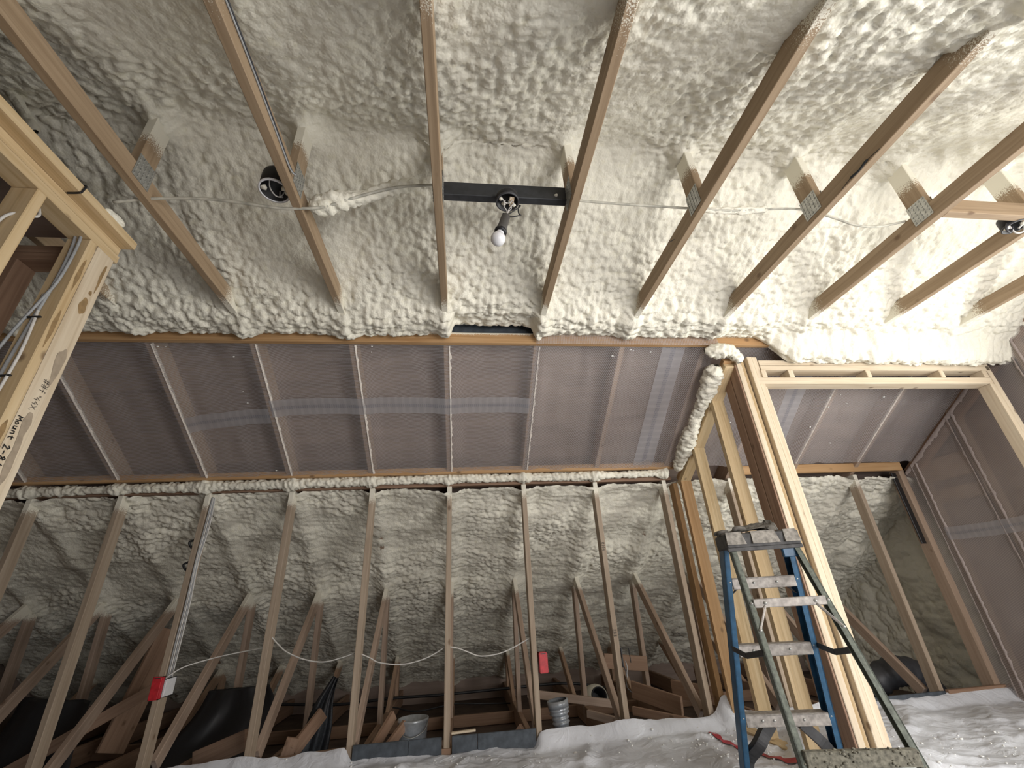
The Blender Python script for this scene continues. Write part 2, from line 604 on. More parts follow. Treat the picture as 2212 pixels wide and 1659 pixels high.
wb = boxes('wall_back', [((XL, -4.75, -0.3), (BX0, -4.65, 3.0)), ((BX1, -4.75, -0.3), (XR, -4.65, 3.0)),
                         ((BX0, -4.75, -0.3), (BX1, -4.65, BZ0)), ((BX0, -4.75, BZ1), (BX1, -4.65, 3.0))], m_osb)
tag(wb, 'wall behind the photographer', kind='structure')
w1 = boxes('window_1', [((XR - 0.02, WY0 - 0.05, WZ0 - 0.05), (XR + 0.11, WY0, WZ1 + 0.05)), ((XR - 0.02, WY1, WZ0 - 0.05), (XR + 0.11, WY1 + 0.05, WZ1 + 0.05)),
                        ((XR - 0.02, WY0, WZ0 - 0.05), (XR + 0.11, WY1, WZ0)), ((XR - 0.02, WY0, WZ1), (XR + 0.11, WY1, WZ1 + 0.05))], m_white)
tag(w1, 'window frame in the right gable wall', kind='structure')
w2 = boxes('rear_fill_opening', [((BX0 - 0.05, -4.76, BZ0 - 0.05), (BX0, -4.63, BZ1 + 0.05)), ((BX1, -4.76, BZ0 - 0.05), (BX1 + 0.05, -4.63, BZ1 + 0.05)),
                        ((BX0, -4.76, BZ0 - 0.05), (BX1, -4.63, BZ0)), ((BX0, -4.76, BZ1), (BX1, -4.63, BZ1 + 0.05))], m_white)
tag(w2, 'frame of the unseen opening added for fill light in the back wall', kind='structure')  # opening and frame made up to let the rear fill lamp in
# studs, plates and backing boards of the right gable wall (seen through the netting)
for y in (-0.10, -0.58, -1.19):
    board('stud', (4.225, y, -0.05), (4.225, y, min(zr(y), 3.2) if y > -2.2 else 2.9), 0.089, 0.038, m_raft, wr, (1, 0, 0))
for z0, z1 in ((1.565, 1.755), (1.385, 1.497)):
    board('backing_board', (4.255, -0.53, (z0 + z1) / 2), (4.255, -0.06, (z0 + z1) / 2), z1 - z0, 0.022, m_raft, wr)
board('gable_rafter', (4.215, -0.02, zr(-0.02) - 0.05), (4.215, -2.2, zr(-2.2) - 0.05), 0.11, 0.045, m_scrap, wr)
board('gable_rafter', (4.17, -1.2, 2.50), (4.17, -3.0, 2.50), 0.089, 0.038, m_scrap, wr)
board('corner_stud', (4.15, 0.05, -0.05), (4.15, 0.05, 1.72), 0.10, 0.06, m_raft, wr, (0, 1, 0))

# ------------------------------------------------------------------ roof trusses
plate_bm = bmesh.new()
add_box(plate_bm, (0, 0, 0), (0.0016, 0.095, 0.115))
for i in range(5):
    for j in range(6):
        vs_ = add_box(plate_bm, (0.0016, -0.038 + i * 0.019, -0.046 + j * 0.0185), (0.003, 0.0055, 0.010))
        for v in vs_:
            if v.co.x > 0.0015: v.co.z += 0.004
plate_me = bpy.data.meshes.new('gusset_plate')
plate_bm.to_mesh(plate_me); plate_bm.free()
plate_me.materials.append(m_steel)

truss_label = {
    -6: 'timber roof truss outermost on the far left, mostly hidden in the dark',
    -5: 'timber roof truss whose knee stud runs off the left edge beside the dark attic',
    -4: 'timber roof truss left of the red-boxed stud, its knee stud leaving the bottom left corner',
    -3: 'timber roof truss carrying a red box and a bundle of cables on its knee stud',
    -2: 'leftmost ceiling tie truss with its tie running into the top left corner',
    -1: 'timber roof truss with the round metal light box on its ceiling tie',
    0: 'timber roof truss holding the left end of the black board with the bulb',
    1: 'timber roof truss holding the right end of the black board, red box on its stud',
    2: 'timber roof truss with a pencilled knee stud carrying a black metal bracket',
    3: 'timber roof truss directly left of the partition, split along its ceiling tie',
    4: 'timber roof truss with a cross block running right from its ceiling tie',
    5: 'timber roof truss with a light box at the right edge of its tie',
    6: 'timber roof truss whose pale knee stud stands in the alcove'}
trusses = {}
tie_end = {-6: -1.2, -5: -1.2, -4: -1.2, -3: -1.2, -2: -1.24, -1: -1.26, 0: -1.35, 1: -1.40, 2: -1.40, 3: -1.37, 4: -1.33, 5: -1.24, 6: -1.24}
TZ = 2.427
for k in range(-6, 7):
    x = k * S
    t = empty('roof_truss', (x, 0, 0))
    tag(t, truss_label[k], 'roof truss', 'roof trusses in a row')
    trusses[k] = t
    board('ceiling_tie', (x, -1.12, TZ + 0.0445), (x, -3.28, TZ + 0.0445), 0.089, 0.038, m_tie, t)
    board('king_post', (x, RIDGE_Y, TZ + 0.089), (x, RIDGE_Y, 3.05), 0.089, 0.038, m_king, t, (0, 1, 0))
    for s in (-1, 1):
        link('gusset_plate', plate_me, None, t, Matrix.Translation((x + s * 0.0205, RIDGE_Y, 2.508)) @ (Matrix.Rotation(math.pi, 4, 'Z') if s < 0 else Matrix.Identity(4)))
    nrm = Vector((0, SL, 1)).normalized()
    p0, p1 = Vector((x, 2.95, zr(2.95))), Vector((x, RIDGE_Y, ZRIDGE))
    board('rafter', p0 + nrm * 0.07, p1 + nrm * 0.07, 0.14, 0.038, m_raft, t, nrm)
    nr2 = Vector((0, -SL, 1)).normalized()
    p0, p1 = Vector((x, -4.6, ZRIDGE - SL * 2.4)), Vector((x, RIDGE_Y, ZRIDGE))
    board('rafter', p0 + nr2 * 0.07, p1 + nr2 * 0.07, 0.14, 0.038, m_raft, t, nr2)
    board('knee_stud', (x, 0.0445, 0.0), (x, 0.0445, 1.69), 0.089, 0.038, m_stud, t, (0, 1, 0))
    board('web', (x, 1.20, -0.20), (x, 1.15, 1.0), 0.089, 0.038, m_web, t, (0, 1, 0))
    dv = Vector((0, -0.97, -0.97)).normalized()
    board('web', (x + 0.002, 1.10, 1.00), (x + 0.002, 0.16, 0.02), 0.089, 0.036, m_web, t, Vector((0, 1, -1)))
    board('web', (x, 2.28, 0.36), (x, 1.56, -0.16), 0.089, 0.036, m_web2, t, Vector((0, 1, -1.4)))
    board('bottom_chord', (x, 0.03, -0.14), (x, 2.95, -0.14), 0.14, 0.038, m_scrap, t)
    if k in (-5, -4, -1, 1, 3):
        board('web', (x, 2.26, -0.16), (x, 2.26, 0.34), 0.089, 0.034, m_web2, t, (0, 1, 0))
# the split along the tie beside the partition
sp = [(1.8095, -2.56, 2.430), (1.8092, -2.50, 2.438), (1.8092, -2.46, 2.431), (1.8092, -2.41, 2.437), (1.8095, -2.36, 2.429)]
cable('split', sp, [0.001] * 6 + [0.005] * 12 + [0.001] * 7, m_ink, trusses[3], 6, 5)

# ------------------------------------------------------------------ spray foam
# foam on the roof deck above the ceiling ties, both sides of the ridge
def peak_foam():
    du = 0.0092
    xs = np.arange(-3.75, 4.20, du)
    ys = np.concatenate([np.arange(-1.085, -3.42, -0.0088)])
    X, Y = np.meshgrid(xs, ys)
    a = np.abs(Y - RIDGE_Y)
    Z = 2.895 - 0.50 * np.sqrt(a * a + 0.06 ** 2)
    Z = np.maximum(Z, 2.452)
    # lip against the ledger board, hollow where the board gap shows
    gap = sstep(0.02, 0.06, X) * sstep(0.60, 0.56, X)
    lip = sstep(-1.42, -1.22, Y)
    Z = Z - lip * (0.028 * (1 - gap) - 0.055 * gap)
    edge = sstep(-1.16, -1.085, Y)
    Z = Z + edge * 0.05
    Z = Z - 0.165 * sstep(2.15, 2.45, X) * sstep(-1.25, -1.13, Y) - 0.05 * edge * sstep(2.15, 2.45, X)
    # piles burying each end of the ties and the tops of the king posts
    for k in range(-6, 7):
        gx = np.exp(-((X - k * S) / 0.055) ** 2)
        e = tie_end[k]
        Z = Z - 0.034 * gx * sstep(e - 0.10, e + 0.03, Y) * sstep(-1.085, -1.16, Y)
        Z = Z - 0.09 * gx * sstep(-2.98, -3.1, Y)
        Z = Z - 0.06 * np.exp(-((X - k * S) / 0.06) ** 2 - ((Y - RIDGE_Y) / 0.07) ** 2)
        Z = Z - 0.022 * np.exp(-((X - k * S) / 0.10) ** 2) * sstep(-1.45, -1.7, Y)
    # slope-length coordinate
    V = Y * 1.14
    wx, wy = fbm(X * 7, V * 7, 5, 2), fbm(X * 7, V * 7, 9, 2)
    Xw, Vw = X + 0.022 * wx, V + 0.022 * wy
    pop = sstep(-0.22, 0.25, fbm(X * 1.3, V * 1.6, 40, 3) + 0.18 * np.exp(-((X - 0.1) / 1.3) ** 2) + 0.20 * sstep(-1.55, -1.3, Y))
    b1 = blobs(Xw / 0.062, Vw / 0.055, 1)
    b2 = blobs(Xw / 0.034, Vw / 0.031, 2)
    b3 = blobs(Xw / 0.019, Vw / 0.019, 3)
    H = (0.014 * b1 + 0.016 * b2) * (0.30 + 0.75 * pop) + 0.0058 * b3
    H = H + 0.014 * fbm(X * 3.1, V * 3.1, 21, 2) + 0.050 * fbm(X * 1.1, V * 1.2, 31, 2)
    # spray strokes running diagonally on the right
    rm = sstep(0.9, 2.4, X)
    H = H + rm * 0.010 * (1 - np.abs(2 * fbm((X * 0.75 + V * 0.65) * 3.2, (X * -0.6 + V * 0.8) * 11, 51, 2))) 
    H = H + 0.012 * sstep(-1.45, -1.25, Y) * (b1 - 0.3) 
    ny = np.where(Y > RIDGE_Y, 1, -1) * 0.35
    P = np.stack([X, Y - ny * H * 0.6, Z - H], -1)
    return P


o = link('spray_foam', grid_mesh('spray_foam_roof', peak_foam(), m_foam), m_foam)
tag(o, 'lumpy cream spray foam covering the roof underside above the ceiling ties', 'insulation', kind='stuff')


def attic_foam():
    xs = np.arange(-4.39, 5.50, 0.0112)
    vsn = np.arange(0.0, 3.46, 0.0112)
    X, V = np.meshgrid(xs, vsn)
    ca = 1 / math.sqrt(1 + SL * SL); sa = SL * ca
    Y = 0.025 + V * ca
    Z = 1.714 - SL * 0.025 - V * sa - 0.004
    wx, wy = fbm(X * 5, V * 5, 105, 2), fbm(X * 5, V * 5, 109, 2)
    Xw, Vw = X + 0.03 * wx, V + 0.03 * wy
    b1 = blobs(Xw / 0.075, Vw / 0.052, 61)
    b2 = blobs(Xw / 0.038, Vw / 0.028, 62)
    b3 = blobs(Xw / 0.022, Vw / 0.018, 63)
    low = sstep(1.6, 2.0, V)
    pop = sstep(-0.2, 0.3, fbm(X * 1.2, V * 2.0, 140, 3)) * (1 - 0.75 * low)
    H = (0.016 * b1 + 0.017 * b2) * (0.40 + 0.75 * pop) + 0.0055 * b3
    H = H + 0.034 * fbm(X * 2.0, V * 4.2, 121, 3) + 0.05 * fbm(X * 0.9, V * 1.3, 131, 2)
    H = H + 0.010 * np.abs(fbm(X * 1.5, V * 9, 151, 2)) * (1 - low)
    # bays: thick along the rafters, hollow between
    ph = np.abs(((X / S + 0.5) % 1.0) - 0.5) * 2
    H = H + 0.035 * (1 - sstep(0.0, 0.45, ph)) - 0.018
    H = H + 0.022 * sstep(0.16, 0.0, V) + 0.03 * np.exp(-((V - 1.30) / 0.09) ** 2) * (1 - sstep(0, 0.4, ph))
    big = sstep(2.2, 2.6, X)
    H = H + big * 0.02 * blobs(X / 0.13, V / 0.12, 77)
    P = np.stack([X, Y - H * sa, Z - H * ca], -1)
    return P


o = link('spray_foam', grid_mesh('spray_foam_attic', attic_foam(), m_foam), m_foam)
tag(o, 'cream spray foam on the low attic roof behind the knee wall studs', 'insulation', kind='stuff')


def end_foam():
    ys = np.arange(-0.02, 2.75, 0.013); zs = np.arange(-0.25, 1.80, 0.013)
    Yg, Zg = np.meshgrid(ys, zs)
    b1 = blobs(Yg / 0.11, Zg / 0.10, 161); b2 = blobs(Yg / 0.045, Zg / 0.04, 162); b3 = blobs(Yg / 0.022, Zg / 0.022, 163)
    H = 0.03 * b1 + 0.013 * b2 + 0.005 * b3 + 0.10 * fbm(Yg * 1.8, Zg * 1.8, 171, 3)
    return np.stack([4.62 - H, Yg, Zg], -1)


o = link('spray_foam', grid_mesh('spray_foam_end', end_foam(), m_foam), m_foam)
tag(o, 'bulging spray foam on the end wall beyond the alcove stud', 'insulation', kind='stuff')


def foam_bead(name, pts, rad, seed, label, n=26, step=0.008, amp=0.35, lumps=(), flat=None):
    """a sprayed bead of foam following a path; rad(s) base radius, lumps = (distance, size, width)"""
    path = smooth_path(pts, 40)
    L = [0.0]
    for a, b in zip(path[:-1], path[1:]): L.append(L[-1] + (b - a).length)
    m = max(8, int(L[-1] / step))
    ss = np.linspace(0, L[-1], m)
    px = np.array([[p.x, p.y, p.z] for p in path]); Ls = np.array(L)
    C = np.stack([np.interp(ss, Ls, px[:, i]) for i in range(3)], -1)
    D = np.gradient(C, axis=0); D /= np.linalg.norm(D, axis=1)[:, None]
    ref = np.array([0.0, 0.3, 1.0])
    A = np.cross(D, ref); A /= np.linalg.norm(A, axis=1)[:, None]
    B = np.cross(D, A)
    th = np.linspace(0, 2 * math.pi, n + 1)
    T, SS = np.meshgrid(th, ss)
    R = rad * (1 + 0.35 * fbm(SS * 4, SS * 0 + seed, seed, 3))
    for d, sz, w in lumps: R = R + sz * np.exp(-((SS - d) / w) ** 2)
    R = R * np.clip(np.minimum(SS, L[-1] - SS) / (rad * 1.2) + 0.15, 0, 1) ** 0.5
    q = ((T / (2 * math.pi) + 0.5) % 1.0)
    nc = max(5.0, 2 * math.pi * rad / 0.030)
    wv = 0.5 * fbm(SS * 18, q * 6, seed + 5, 2)
    hb = blobs(SS / 0.032 + wv, q * nc + wv, seed + 1) + 0.5 * blobs(SS / 0.017, q * nc * 1.9 + 60, seed + 2)
    R = R * (0.72 + (amp + 0.12) * hb)
    P = C[:, None, :] + A[:, None, :] * (np.cos(T) * R)[..., None] + B[:, None, :] * (np.sin(T) * R)[..., None]
    o = link(name, grid_mesh(name, P, m_foam), m_foam)
    tag(o, label, 'insulation', kind='stuff')
    return o


lum = [(k * S + 3.35, 0.016, 0.05) for k in range(-5, 4)]
foam_bead('foam_bead', [(-3.35, -0.045, 1.715), (-2.6, -0.05, 1.722), (-1.8, -0.05, 1.728), (-1, -0.05, 1.732), (0, -0.05, 1.737), (1, -0.05, 1.730), (1.86, -0.06, 1.735)],
          0.030, 3, 'knobbly bead of cream foam along the top of the knee wall', lumps=lum)
foam_bead('foam_bead', [(1.895, -0.14, 1.735), (1.90, -0.35, 1.86), (1.90, -0.6, 2.01), (1.90, -0.85, 2.15), (1.91, -1.02, 2.26)],
          0.040, 5, 'knobbly bead of cream foam climbing the sloping partition plate', lumps=((0.35, 0.012, 0.1), (0.9, 0.02, 0.15)))
foam_bead('foam_bead', [(1.80, -1.09, 2.335), (1.87, -1.11, 2.325), (1.97, -1.12, 2.315), (2.01, -1.115, 2.27), (2.02, -1.11, 2.23)],
          0.034, 8, 'foam lump bulging over the top corner of the partition post', lumps=((0.1, 0.012, 0.06),))
foam_bead('foam_bead', [(-1.87, -1.50, 2.52), (-1.86, -1.38, 2.47), (-1.85, -1.24, 2.44), (-1.84, -1.13, 2.42)],
          0.050, 12, 'thick foam drip beside the end of the tie left of the room, behind the closet post')

# ------------------------------------------------------------------ ledger boards and plates
o = board('ledger_board', (-4.3, -1.093, 2.413), (2.42, -1.093, 2.413), 0.078, 0.036, m_warm)
tag(o, 'orange pine ledger board between the netted slope and the foam above', 'ledger')
o = board('ledger_board', (-4.3, -0.092, 1.788), (1.90, -0.092, 1.788), 0.052, 0.036, m_warm)
tag(o, 'orange pine ledger board along the bottom of the netted slope', 'ledger')
o = board('top_plate', (-4.3, 0.03, 1.702), (1.90, 0.03, 1.702), 0.07, 0.03, m_scrap, wdir=(0, 1, 0))
tag(o, 'knee wall top plate partly hidden under the foam bead', 'plate')
o = board('backing_strip', (0.025, -1.062, 2.505), (0.60, -1.062, 2.505), 0.10, 0.018, m_slate)
tag(o, 'slate strip showing in the foam gap above the ledger board', 'strip')
o = board('ledger_board', (2.45, -0.03, 1.745), (4.12, -0.03, 1.745), 0.075, 0.036, m_warm)
tag(o, 'orange ledger board at the foot of the alcove slope', 'ledger')
o = board('bottom_plate', (-4.3, 0.0445, -0.02), (1.9, 0.0445, -0.02), 0.089, 0.038, m_scrap, wdir=(0, 1, 0))
tag(o, 'knee wall bottom plate under the studs', 'plate')
o = board('base_board', (3.68, -0.02, 0.01), (4.22, -0.02, 0.01), 0.11, 0.03, m_scrap)
tag(o, 'brown timber kerb at the foot of the alcove wall', 'board')
for a, b, lb in ((-0.585, -0.03, 'slate coated kerb board left of the middle knee stud'), (0.035, 0.585, 'slate coated kerb board right of the middle knee stud')):
    r_ = empty('kerb_board', ((a + b) / 2, 0.0, -0.03))
    tag(r_, lb, 'board', 'slate kerb boards')
    mid = a + (b - a) * (0.62 if a < 0 else 0.30)
    board('panel', (a, -0.014, 0.008), (mid - 0.001, -0.014, 0.008), 0.115, 0.016, m_slate, r_)
    board('panel', (mid + 0.001, -0.014, 0.008), (b, -0.014, 0.008), 0.115, 0.016, m_slate, r_)
r_ = empty('kerb_board', (3.35, -0.02, -0.03))
tag(r_, 'slate coated kerb board at the foot of the alcove wall', 'board', 'slate kerb boards')
board('panel', (2.9, -0.02, 0.01), (3.66, -0.02, 0.01), 0.10, 0.016, m_slate, r_)
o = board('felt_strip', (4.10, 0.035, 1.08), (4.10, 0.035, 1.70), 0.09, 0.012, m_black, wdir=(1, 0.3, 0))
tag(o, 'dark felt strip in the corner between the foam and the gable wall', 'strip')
o = board('wood_strip', (0.03, 0.03, 0.07), (0.19, 0.03, 0.075), 0.012, 0.03, m_pale)
tag(o, 'short pale offcut lying on the right slate kerb', 'offcut')

# ------------------------------------------------------------------ netting on the slope
def net_sheet(name, x0, x1, mat, label, sag, seed, y0=-1.075, y1=-0.105, dx=0.02, dy=0.03, wr=0.0):
    xs = np.arange(x0, x1 + dx, dx); ys = np.linspace(y0, y1, int((y1 - y0) / dy))
    X, Y = np.meshgrid(xs, ys)
    ph = np.abs(((X / S + 0.5) % 1.0) - 0.5) * 2           # 0 on rafter, 1 mid bay
    up_ = sag * (sstep(0.06, 0.45, ph)) * np.sin(np.clip((Y - y0) / (y1 - y0), 0, 1) * math.pi) ** 0.5
    Z = 1.714 - SL * Y - 0.006 + up_ + wr * fbm(X * 8, Y * 3, seed, 3) * sstep(0.03, 0.2, ph) + 0.004 * fbm(X * 22, Y * 22, seed + 4, 2) * sstep(0.03, 0.2, ph)
    uv = np.stack([X, Y * 1.183], -1)
    root = empty(name, ((x0 + x1) / 2, y1, zr(y1)))
    tag(root, label, 'netting', 'insulation netting')
    link('mesh_fabric', grid_mesh(name, np.stack([X, Y, Z], -1), mat, uv), mat, root)
    return root


def band(root, pts, w, dirv, off=0.010):
    """selvage stripe: centre points (x, y) on the slope, width w along dirv"""
    P, UV = [], []
    pts = smooth_path([(p[0], p[1], 0) for p in pts], 12)
    dv = Vector((dirv[0], dirv[1], 0)).normalized()
    s = 0
    for i, p in enumerate(pts):
        if i: s += (p - pts[i - 1]).length
        row, urow = [], []
        for j in range(7):
            q = p + dv * w * (j / 6 - 0.5)
            ph = abs(((q.x / S + 0.5) % 1.0) - 0.5) * 2
            lift = 0.012 * min(1, max(0, (ph - 0.06) / 0.39))
            row.append((q.x, q.y, zr(q.y) - off + lift)); urow.append((s, j / 6))
        P.append(row); UV.append(urow)
    return link('selvage_band', grid_mesh('selvage_band', np.array(P), m_band, np.array(UV)), m_band, root)


def fold(root, k, side, seed, y0=-1.06, y1=-0.11):
    """ragged stapled fold of netting along one edge of a rafter"""
    rnd = random.Random(seed)
    n = 60
    v, f = [], []
    x = k * S + side * 0.019
    for i in range(n + 1):
        y = y0 + (y1 - y0) * i / n
        w = 0.006 + 0.010 * rnd.random() ** 2
        d = 0.008 + 0.006 * rnd.random()
        z = zr(y)
        v += [(x - side * 0.002, y, z - 0.0085), (x + side * w, y, z - 0.002 - d * 0.3), (x + side * w * 0.4, y, z + 0.02)]
    for i in range(n):
        a = i * 3
        f += [(a, a + 1, a + 4, a + 3), (a + 1, a + 2, a + 5, a + 4)]
    link('stapled_fold', mesh_from('stapled_fold', v, f, m_fold, True), m_fold, root)


n1 = net_sheet('netting_sheet', -4.3, 0.625, m_net1, 'long brown netting sheet with a level blue striped selvage on the left of the slope', 0.030, 3, wr=0.012)
band(n1, [(-1.795, -0.525), (-1.5, -0.56), (-1.235, -0.59)], 0.105, (0, 1))
band(n1, [(-1.215, -0.64), (-0.61, -0.652), (0.0, -0.648), (0.60, -0.648)], 0.115, (0, 1))
for k in range(-5, 2): fold(n1, k, 1, 30 + k)
n2 = net_sheet('netting_sheet', 0.605, 1.92, m_net2, 'netting sheet with a slanted blue selvage between the middle and the partition', 0.022, 9, wr=0.02)
band(n2, [(1.60, -1.08), (1.605, -0.6), (1.615, -0.12)], 0.17, (1, 0))
fxs = np.linspace(0.60, 1.90, 90); fzs = np.linspace(2.366, 2.443, 6)
FX, FZ = np.meshgrid(fxs, fzs)
flap = np.stack([FX, -1.1165 - 0.004 * (fbm(FX * 9, FZ * 9, 88, 2) + 0.5), FZ + 0.012 * fbm(FX * 5, FX * 0 + 2, 91, 2) * (FZ > 2.43)], -1)
link('top_flap', grid_mesh('top_flap', flap, m_net3, np.stack([FX, FZ], -1)), m_net3, n2)
n3 = net_sheet('netting_sheet', 2.06, 4.20, m_net3, 'netting sheet over the alcove slope behind the framed opening', 0.022, 13, wr=0.02)
band(n3, [(2.69, -0.95), (2.715, -0.6), (2.75, -0.15)], 0.16, (1, 0))
fold(n3, 6, -1, 77); fold(n3, 5, -1, 78)


def gable_net():
    ys = np.arange(-1.46, 0.02, 0.03); zs = np.linspace(-0.02, 2.75, 90)
    Y, Zn = np.meshgrid(ys, zs)
    top = np.minimum(zr(Y) - 0.03, 2.80)
    Zv = -0.02 + (Zn + 0.02) / 2.77 * (top + 0.02)
    X = 4.172 + 0.012 * fbm(Y * 5, Zv * 4, 71, 3)
    uv = np.stack([Y, Zv], -1)
    root = empty('netting_sheet', (4.17, -0.8, -0.02))
    tag(root, 'dark netting stretched over the studs of the right gable wall', 'netting', 'insulation netting')
    link('mesh_fabric', grid_mesh('gable_net', np.stack([X, Y, Zv], -1), m_net4, uv), m_net4, root)
    P = np.array([[(4.158, y, 1.145 + 0.012 * math.sin(y * 4) + (j / 4 - 0.5) * 0.10) for j in range(5)] for y in np.linspace(-1.45, -0.13, 30)])
    UV = np.array([[(y, j / 4) for j in range(5)] for y in np.linspace(-1.45, -0.13, 30)])
    link('selvage_band', grid_mesh('selvage_band', P, m_band, UV), m_band, root)

    rnd_ = random.Random(50)
    for yb in (-0.12, -0.58, -1.19):
        for sd in (-1, 1):
            v, f = [], []
            n = 90
            zt = zr(yb) - 0.05
            for i in range(n + 1):
                z = zt * i / n
                w = 0.004 + 0.012 * rnd_.random() ** 2
                v += [(4.160, yb + sd * 0.019, z), (4.157, yb + sd * (0.019 + w), z), (4.166, yb + sd * (0.026 + w), z)]
            for i in range(n):
                a = i * 3
                f += [(a, a + 1, a + 4, a + 3), (a + 1, a + 2, a + 5, a + 4)]
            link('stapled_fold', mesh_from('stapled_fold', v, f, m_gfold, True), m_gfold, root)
    v, f = [], []
    for i in range(91):
        y = -1.6 + 1.58 * i / 90
        z = zr(y) - 0.03
        w = 0.010 + 0.020 * rnd_.random() ** 2
        v += [(4.165, y, z), (4.160, y, z - w), (4.167, y, z - w - 0.02)]
    for i in range(90):
        a = i * 3
        f += [(a, a + 1, a + 4, a + 3), (a + 1, a + 2, a + 5, a + 4)]
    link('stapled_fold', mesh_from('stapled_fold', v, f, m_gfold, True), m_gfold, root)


gable_net()

# flecks of foam stuck to the netting
m_crumb = simple('white_foam_crumb', (0.82, 0.815, 0.79), 0.7)


def lumps_mesh(items, seed):
    rnd = random.Random(seed)
    bm = bmesh.new()
    for (p, r) in items:
        res = bmesh.ops.create_icosphere(bm, subdivisions=1, radius=1.0)
        sx, sy, sz = r * rnd.uniform(.7, 1.5), r * rnd.uniform(.7, 1.5), r * rnd.uniform(.5, 0.9)
        rot = Matrix.Rotation(rnd.uniform(0, 6.28), 3, 'Z')
        for v in res['verts']:
            c = Vector((v.co.x * sx, v.co.y * sy, v.co.z * sz)) * rnd.uniform(.8, 1.15)
            v.co = rot @ c + Vector(p)
    me = bpy.data.meshes.new('crumbs')
    bm.to_mesh(me); bm.free()
    me.polygons.foreach_set('use_smooth', [True] * len(me.polygons))
    me.materials.append(m_foam)
    return me


fx = [(-0.483, -1.054), (-0.488, -1.019), (1.155, -1.005), (1.17, -1.0), (1.28, -1.046), (1.30, -1.04), (1.431, -1.032), (-1.778, -1.043), (-1.73, -1.043), (-1.351, -0.985), (-1.36, -0.762), (-1.354, -0.683), (3.02, -0.70), (3.1, -0.72), (3.2, -0.65), (3.05, -0.62), (3.5, -0.70), (2.98, -0.45), (3.25, -0.3), (2.3, -0.4), (2.25, -0.5), (-1.2, -0.2), (-1.3, -0.16)]
o = link('foam_flecks', lumps_mesh([((x, y, zr(y) - 0.008), random.uniform(.004, .009)) for x, y in fx], 5), m_foam)
o.data.materials.clear(); o.data.materials.append(m_crumb)
tag(o, 'scattered white foam flecks stuck to the netting', 'foam flecks', kind='stuff')

# ------------------------------------------------------------------ partition with the sloping plate, post and framed opening
pw = empty('partition_wall', (1.99, -0.5, -0.05))
tag(pw, 'short stud partition with a sloping top plate left of the tall post', 'stud wall')
XP = 1.99


def zp(y): return 1.844 - 0.58 * (y + 0.4)      # underside of its sloping plate


for i in range(2):
    off = 0.022 + 0.044 * i
    board('sloping_plate', (XP, -0.02, zp(-0.02) + off), (XP, -1.05, zp(-1.05) + off), 0.038, 0.089, m_new if i == 0 else m_warm, pw)


def cut_stud(name, x0, x1, y0, y1, z0, mat, parent, ztop):
    a, b = ztop(y0), ztop(y1)
    v = [(x0, y0, z0), (x1, y0, z0), (x1, y1, z0), (x0, y1, z0), (x0, y0, a), (x1, y0, a), (x1, y1, b), (x0, y1, b)]
    c = Vector(((x0 + x1) / 2, (y0 + y1) / 2, (z0 + a) / 2))
    R_ = Matrix(((0, 0, 1), (0, 1, 0), (-1, 0, 0))).to_4x4()      # local X upward, for the grain
    Mw = Matrix.Translation(c) @ R_.inverted()
    Mi = Mw.inverted()
    f = [(0, 3, 2, 1), (4, 5, 6, 7), (0, 1, 5, 4), (1, 2, 6, 5), (2, 3, 7, 6), (3, 0, 4, 7)]
    return link(name, mesh_from(name, [Mi @ Vector(q) for q in v], f, mat), mat, parent, Mw)


for y, m in ((-0.80, m_new), (-0.40, m_new), (-0.08, m_warm)):
    cut_stud('stud', 1.946, 2.035, y, y + 0.038, -0.01, m, pw, zp)
board('bottom_plate', (XP, -1.0, -0.03), (XP, 0.0, -0.03), 0.089, 0.038, m_new, pw, (1, 0, 0))
board('stud', (1.93, 0.045, -0.01), (1.93, 0.045, 1.66), 0.089, 0.038, m_warm, pw, (0, 1, 0))

op = empty('framed_opening', (2.1, -1.03, -0.05))
tag(op, 'tall built-up post and header framing the alcove opening', 'door frame')
for x, y0, y1, m in ((2.044, -1.07, -0.981, m_pale), (2.044, -0.979, -0.890, m_scrap), (2.0845, -1.045, -0.956, m_new), (2.134, -1.075, -0.986, m_pale), (2.174, -1.07, -0.981, m_pale)):
    zt = 2.30
    board('stud', (x, (y0 + y1) / 2, -0.02), (x, (y0 + y1) / 2, zt), 0.089, 0.038, m, op, (0, 1, 0))
board('shade_board', (2.0175, -1.024, -0.02), (2.0175, -1.024, 2.24), 0.085, 0.012, m_scrap, op, (0, 1, 0))  # thin dark boards added to deepen the shade on the post's left side
board('shade_board', (2.0175, -0.936, -0.02), (2.0175, -0.936, 2.24), 0.080, 0.012, m_scrap, op, (0, 1, 0))
board('top_plate', (2.195, -1.03, 2.252), (4.06, -1.03, 2.252), 0.038, 0.089, m_pale, op)
board('top_plate', (2.195, -1.03, 2.212), (4.06, -1.03, 2.212), 0.038, 0.089, m_pale, op)
board('header', (2.14, -1.03, 2.110), (4.02, -1.03, 2.110), 0.050, 0.089, m_pale, op)
for x in (2.205, 2.412, 3.020, 3.622, 3.99):
    board('cripple_stud', (x, -1.035, 2.135), (x, -1.035, 2.193), 0.089, 0.038, m_pale, op, (0, 1, 0))
board('jamb_stud', (4.005, -1.03, -0.03), (4.005, -1.03, 2.085), 0.089, 0.038, m_pale, op, (0, 1, 0))
board('jamb_stud', (4.045, -1.03, -0.03), (4.045, -1.03, 2.23), 0.089, 0.038, m_pale, op, (0, 1, 0))
board('trimmer_stud', (2.216, -1.0, -0.02), (2.216, -1.0, 2.085), 0.06, 0.036, m_pale, op, (0, 1, 0))

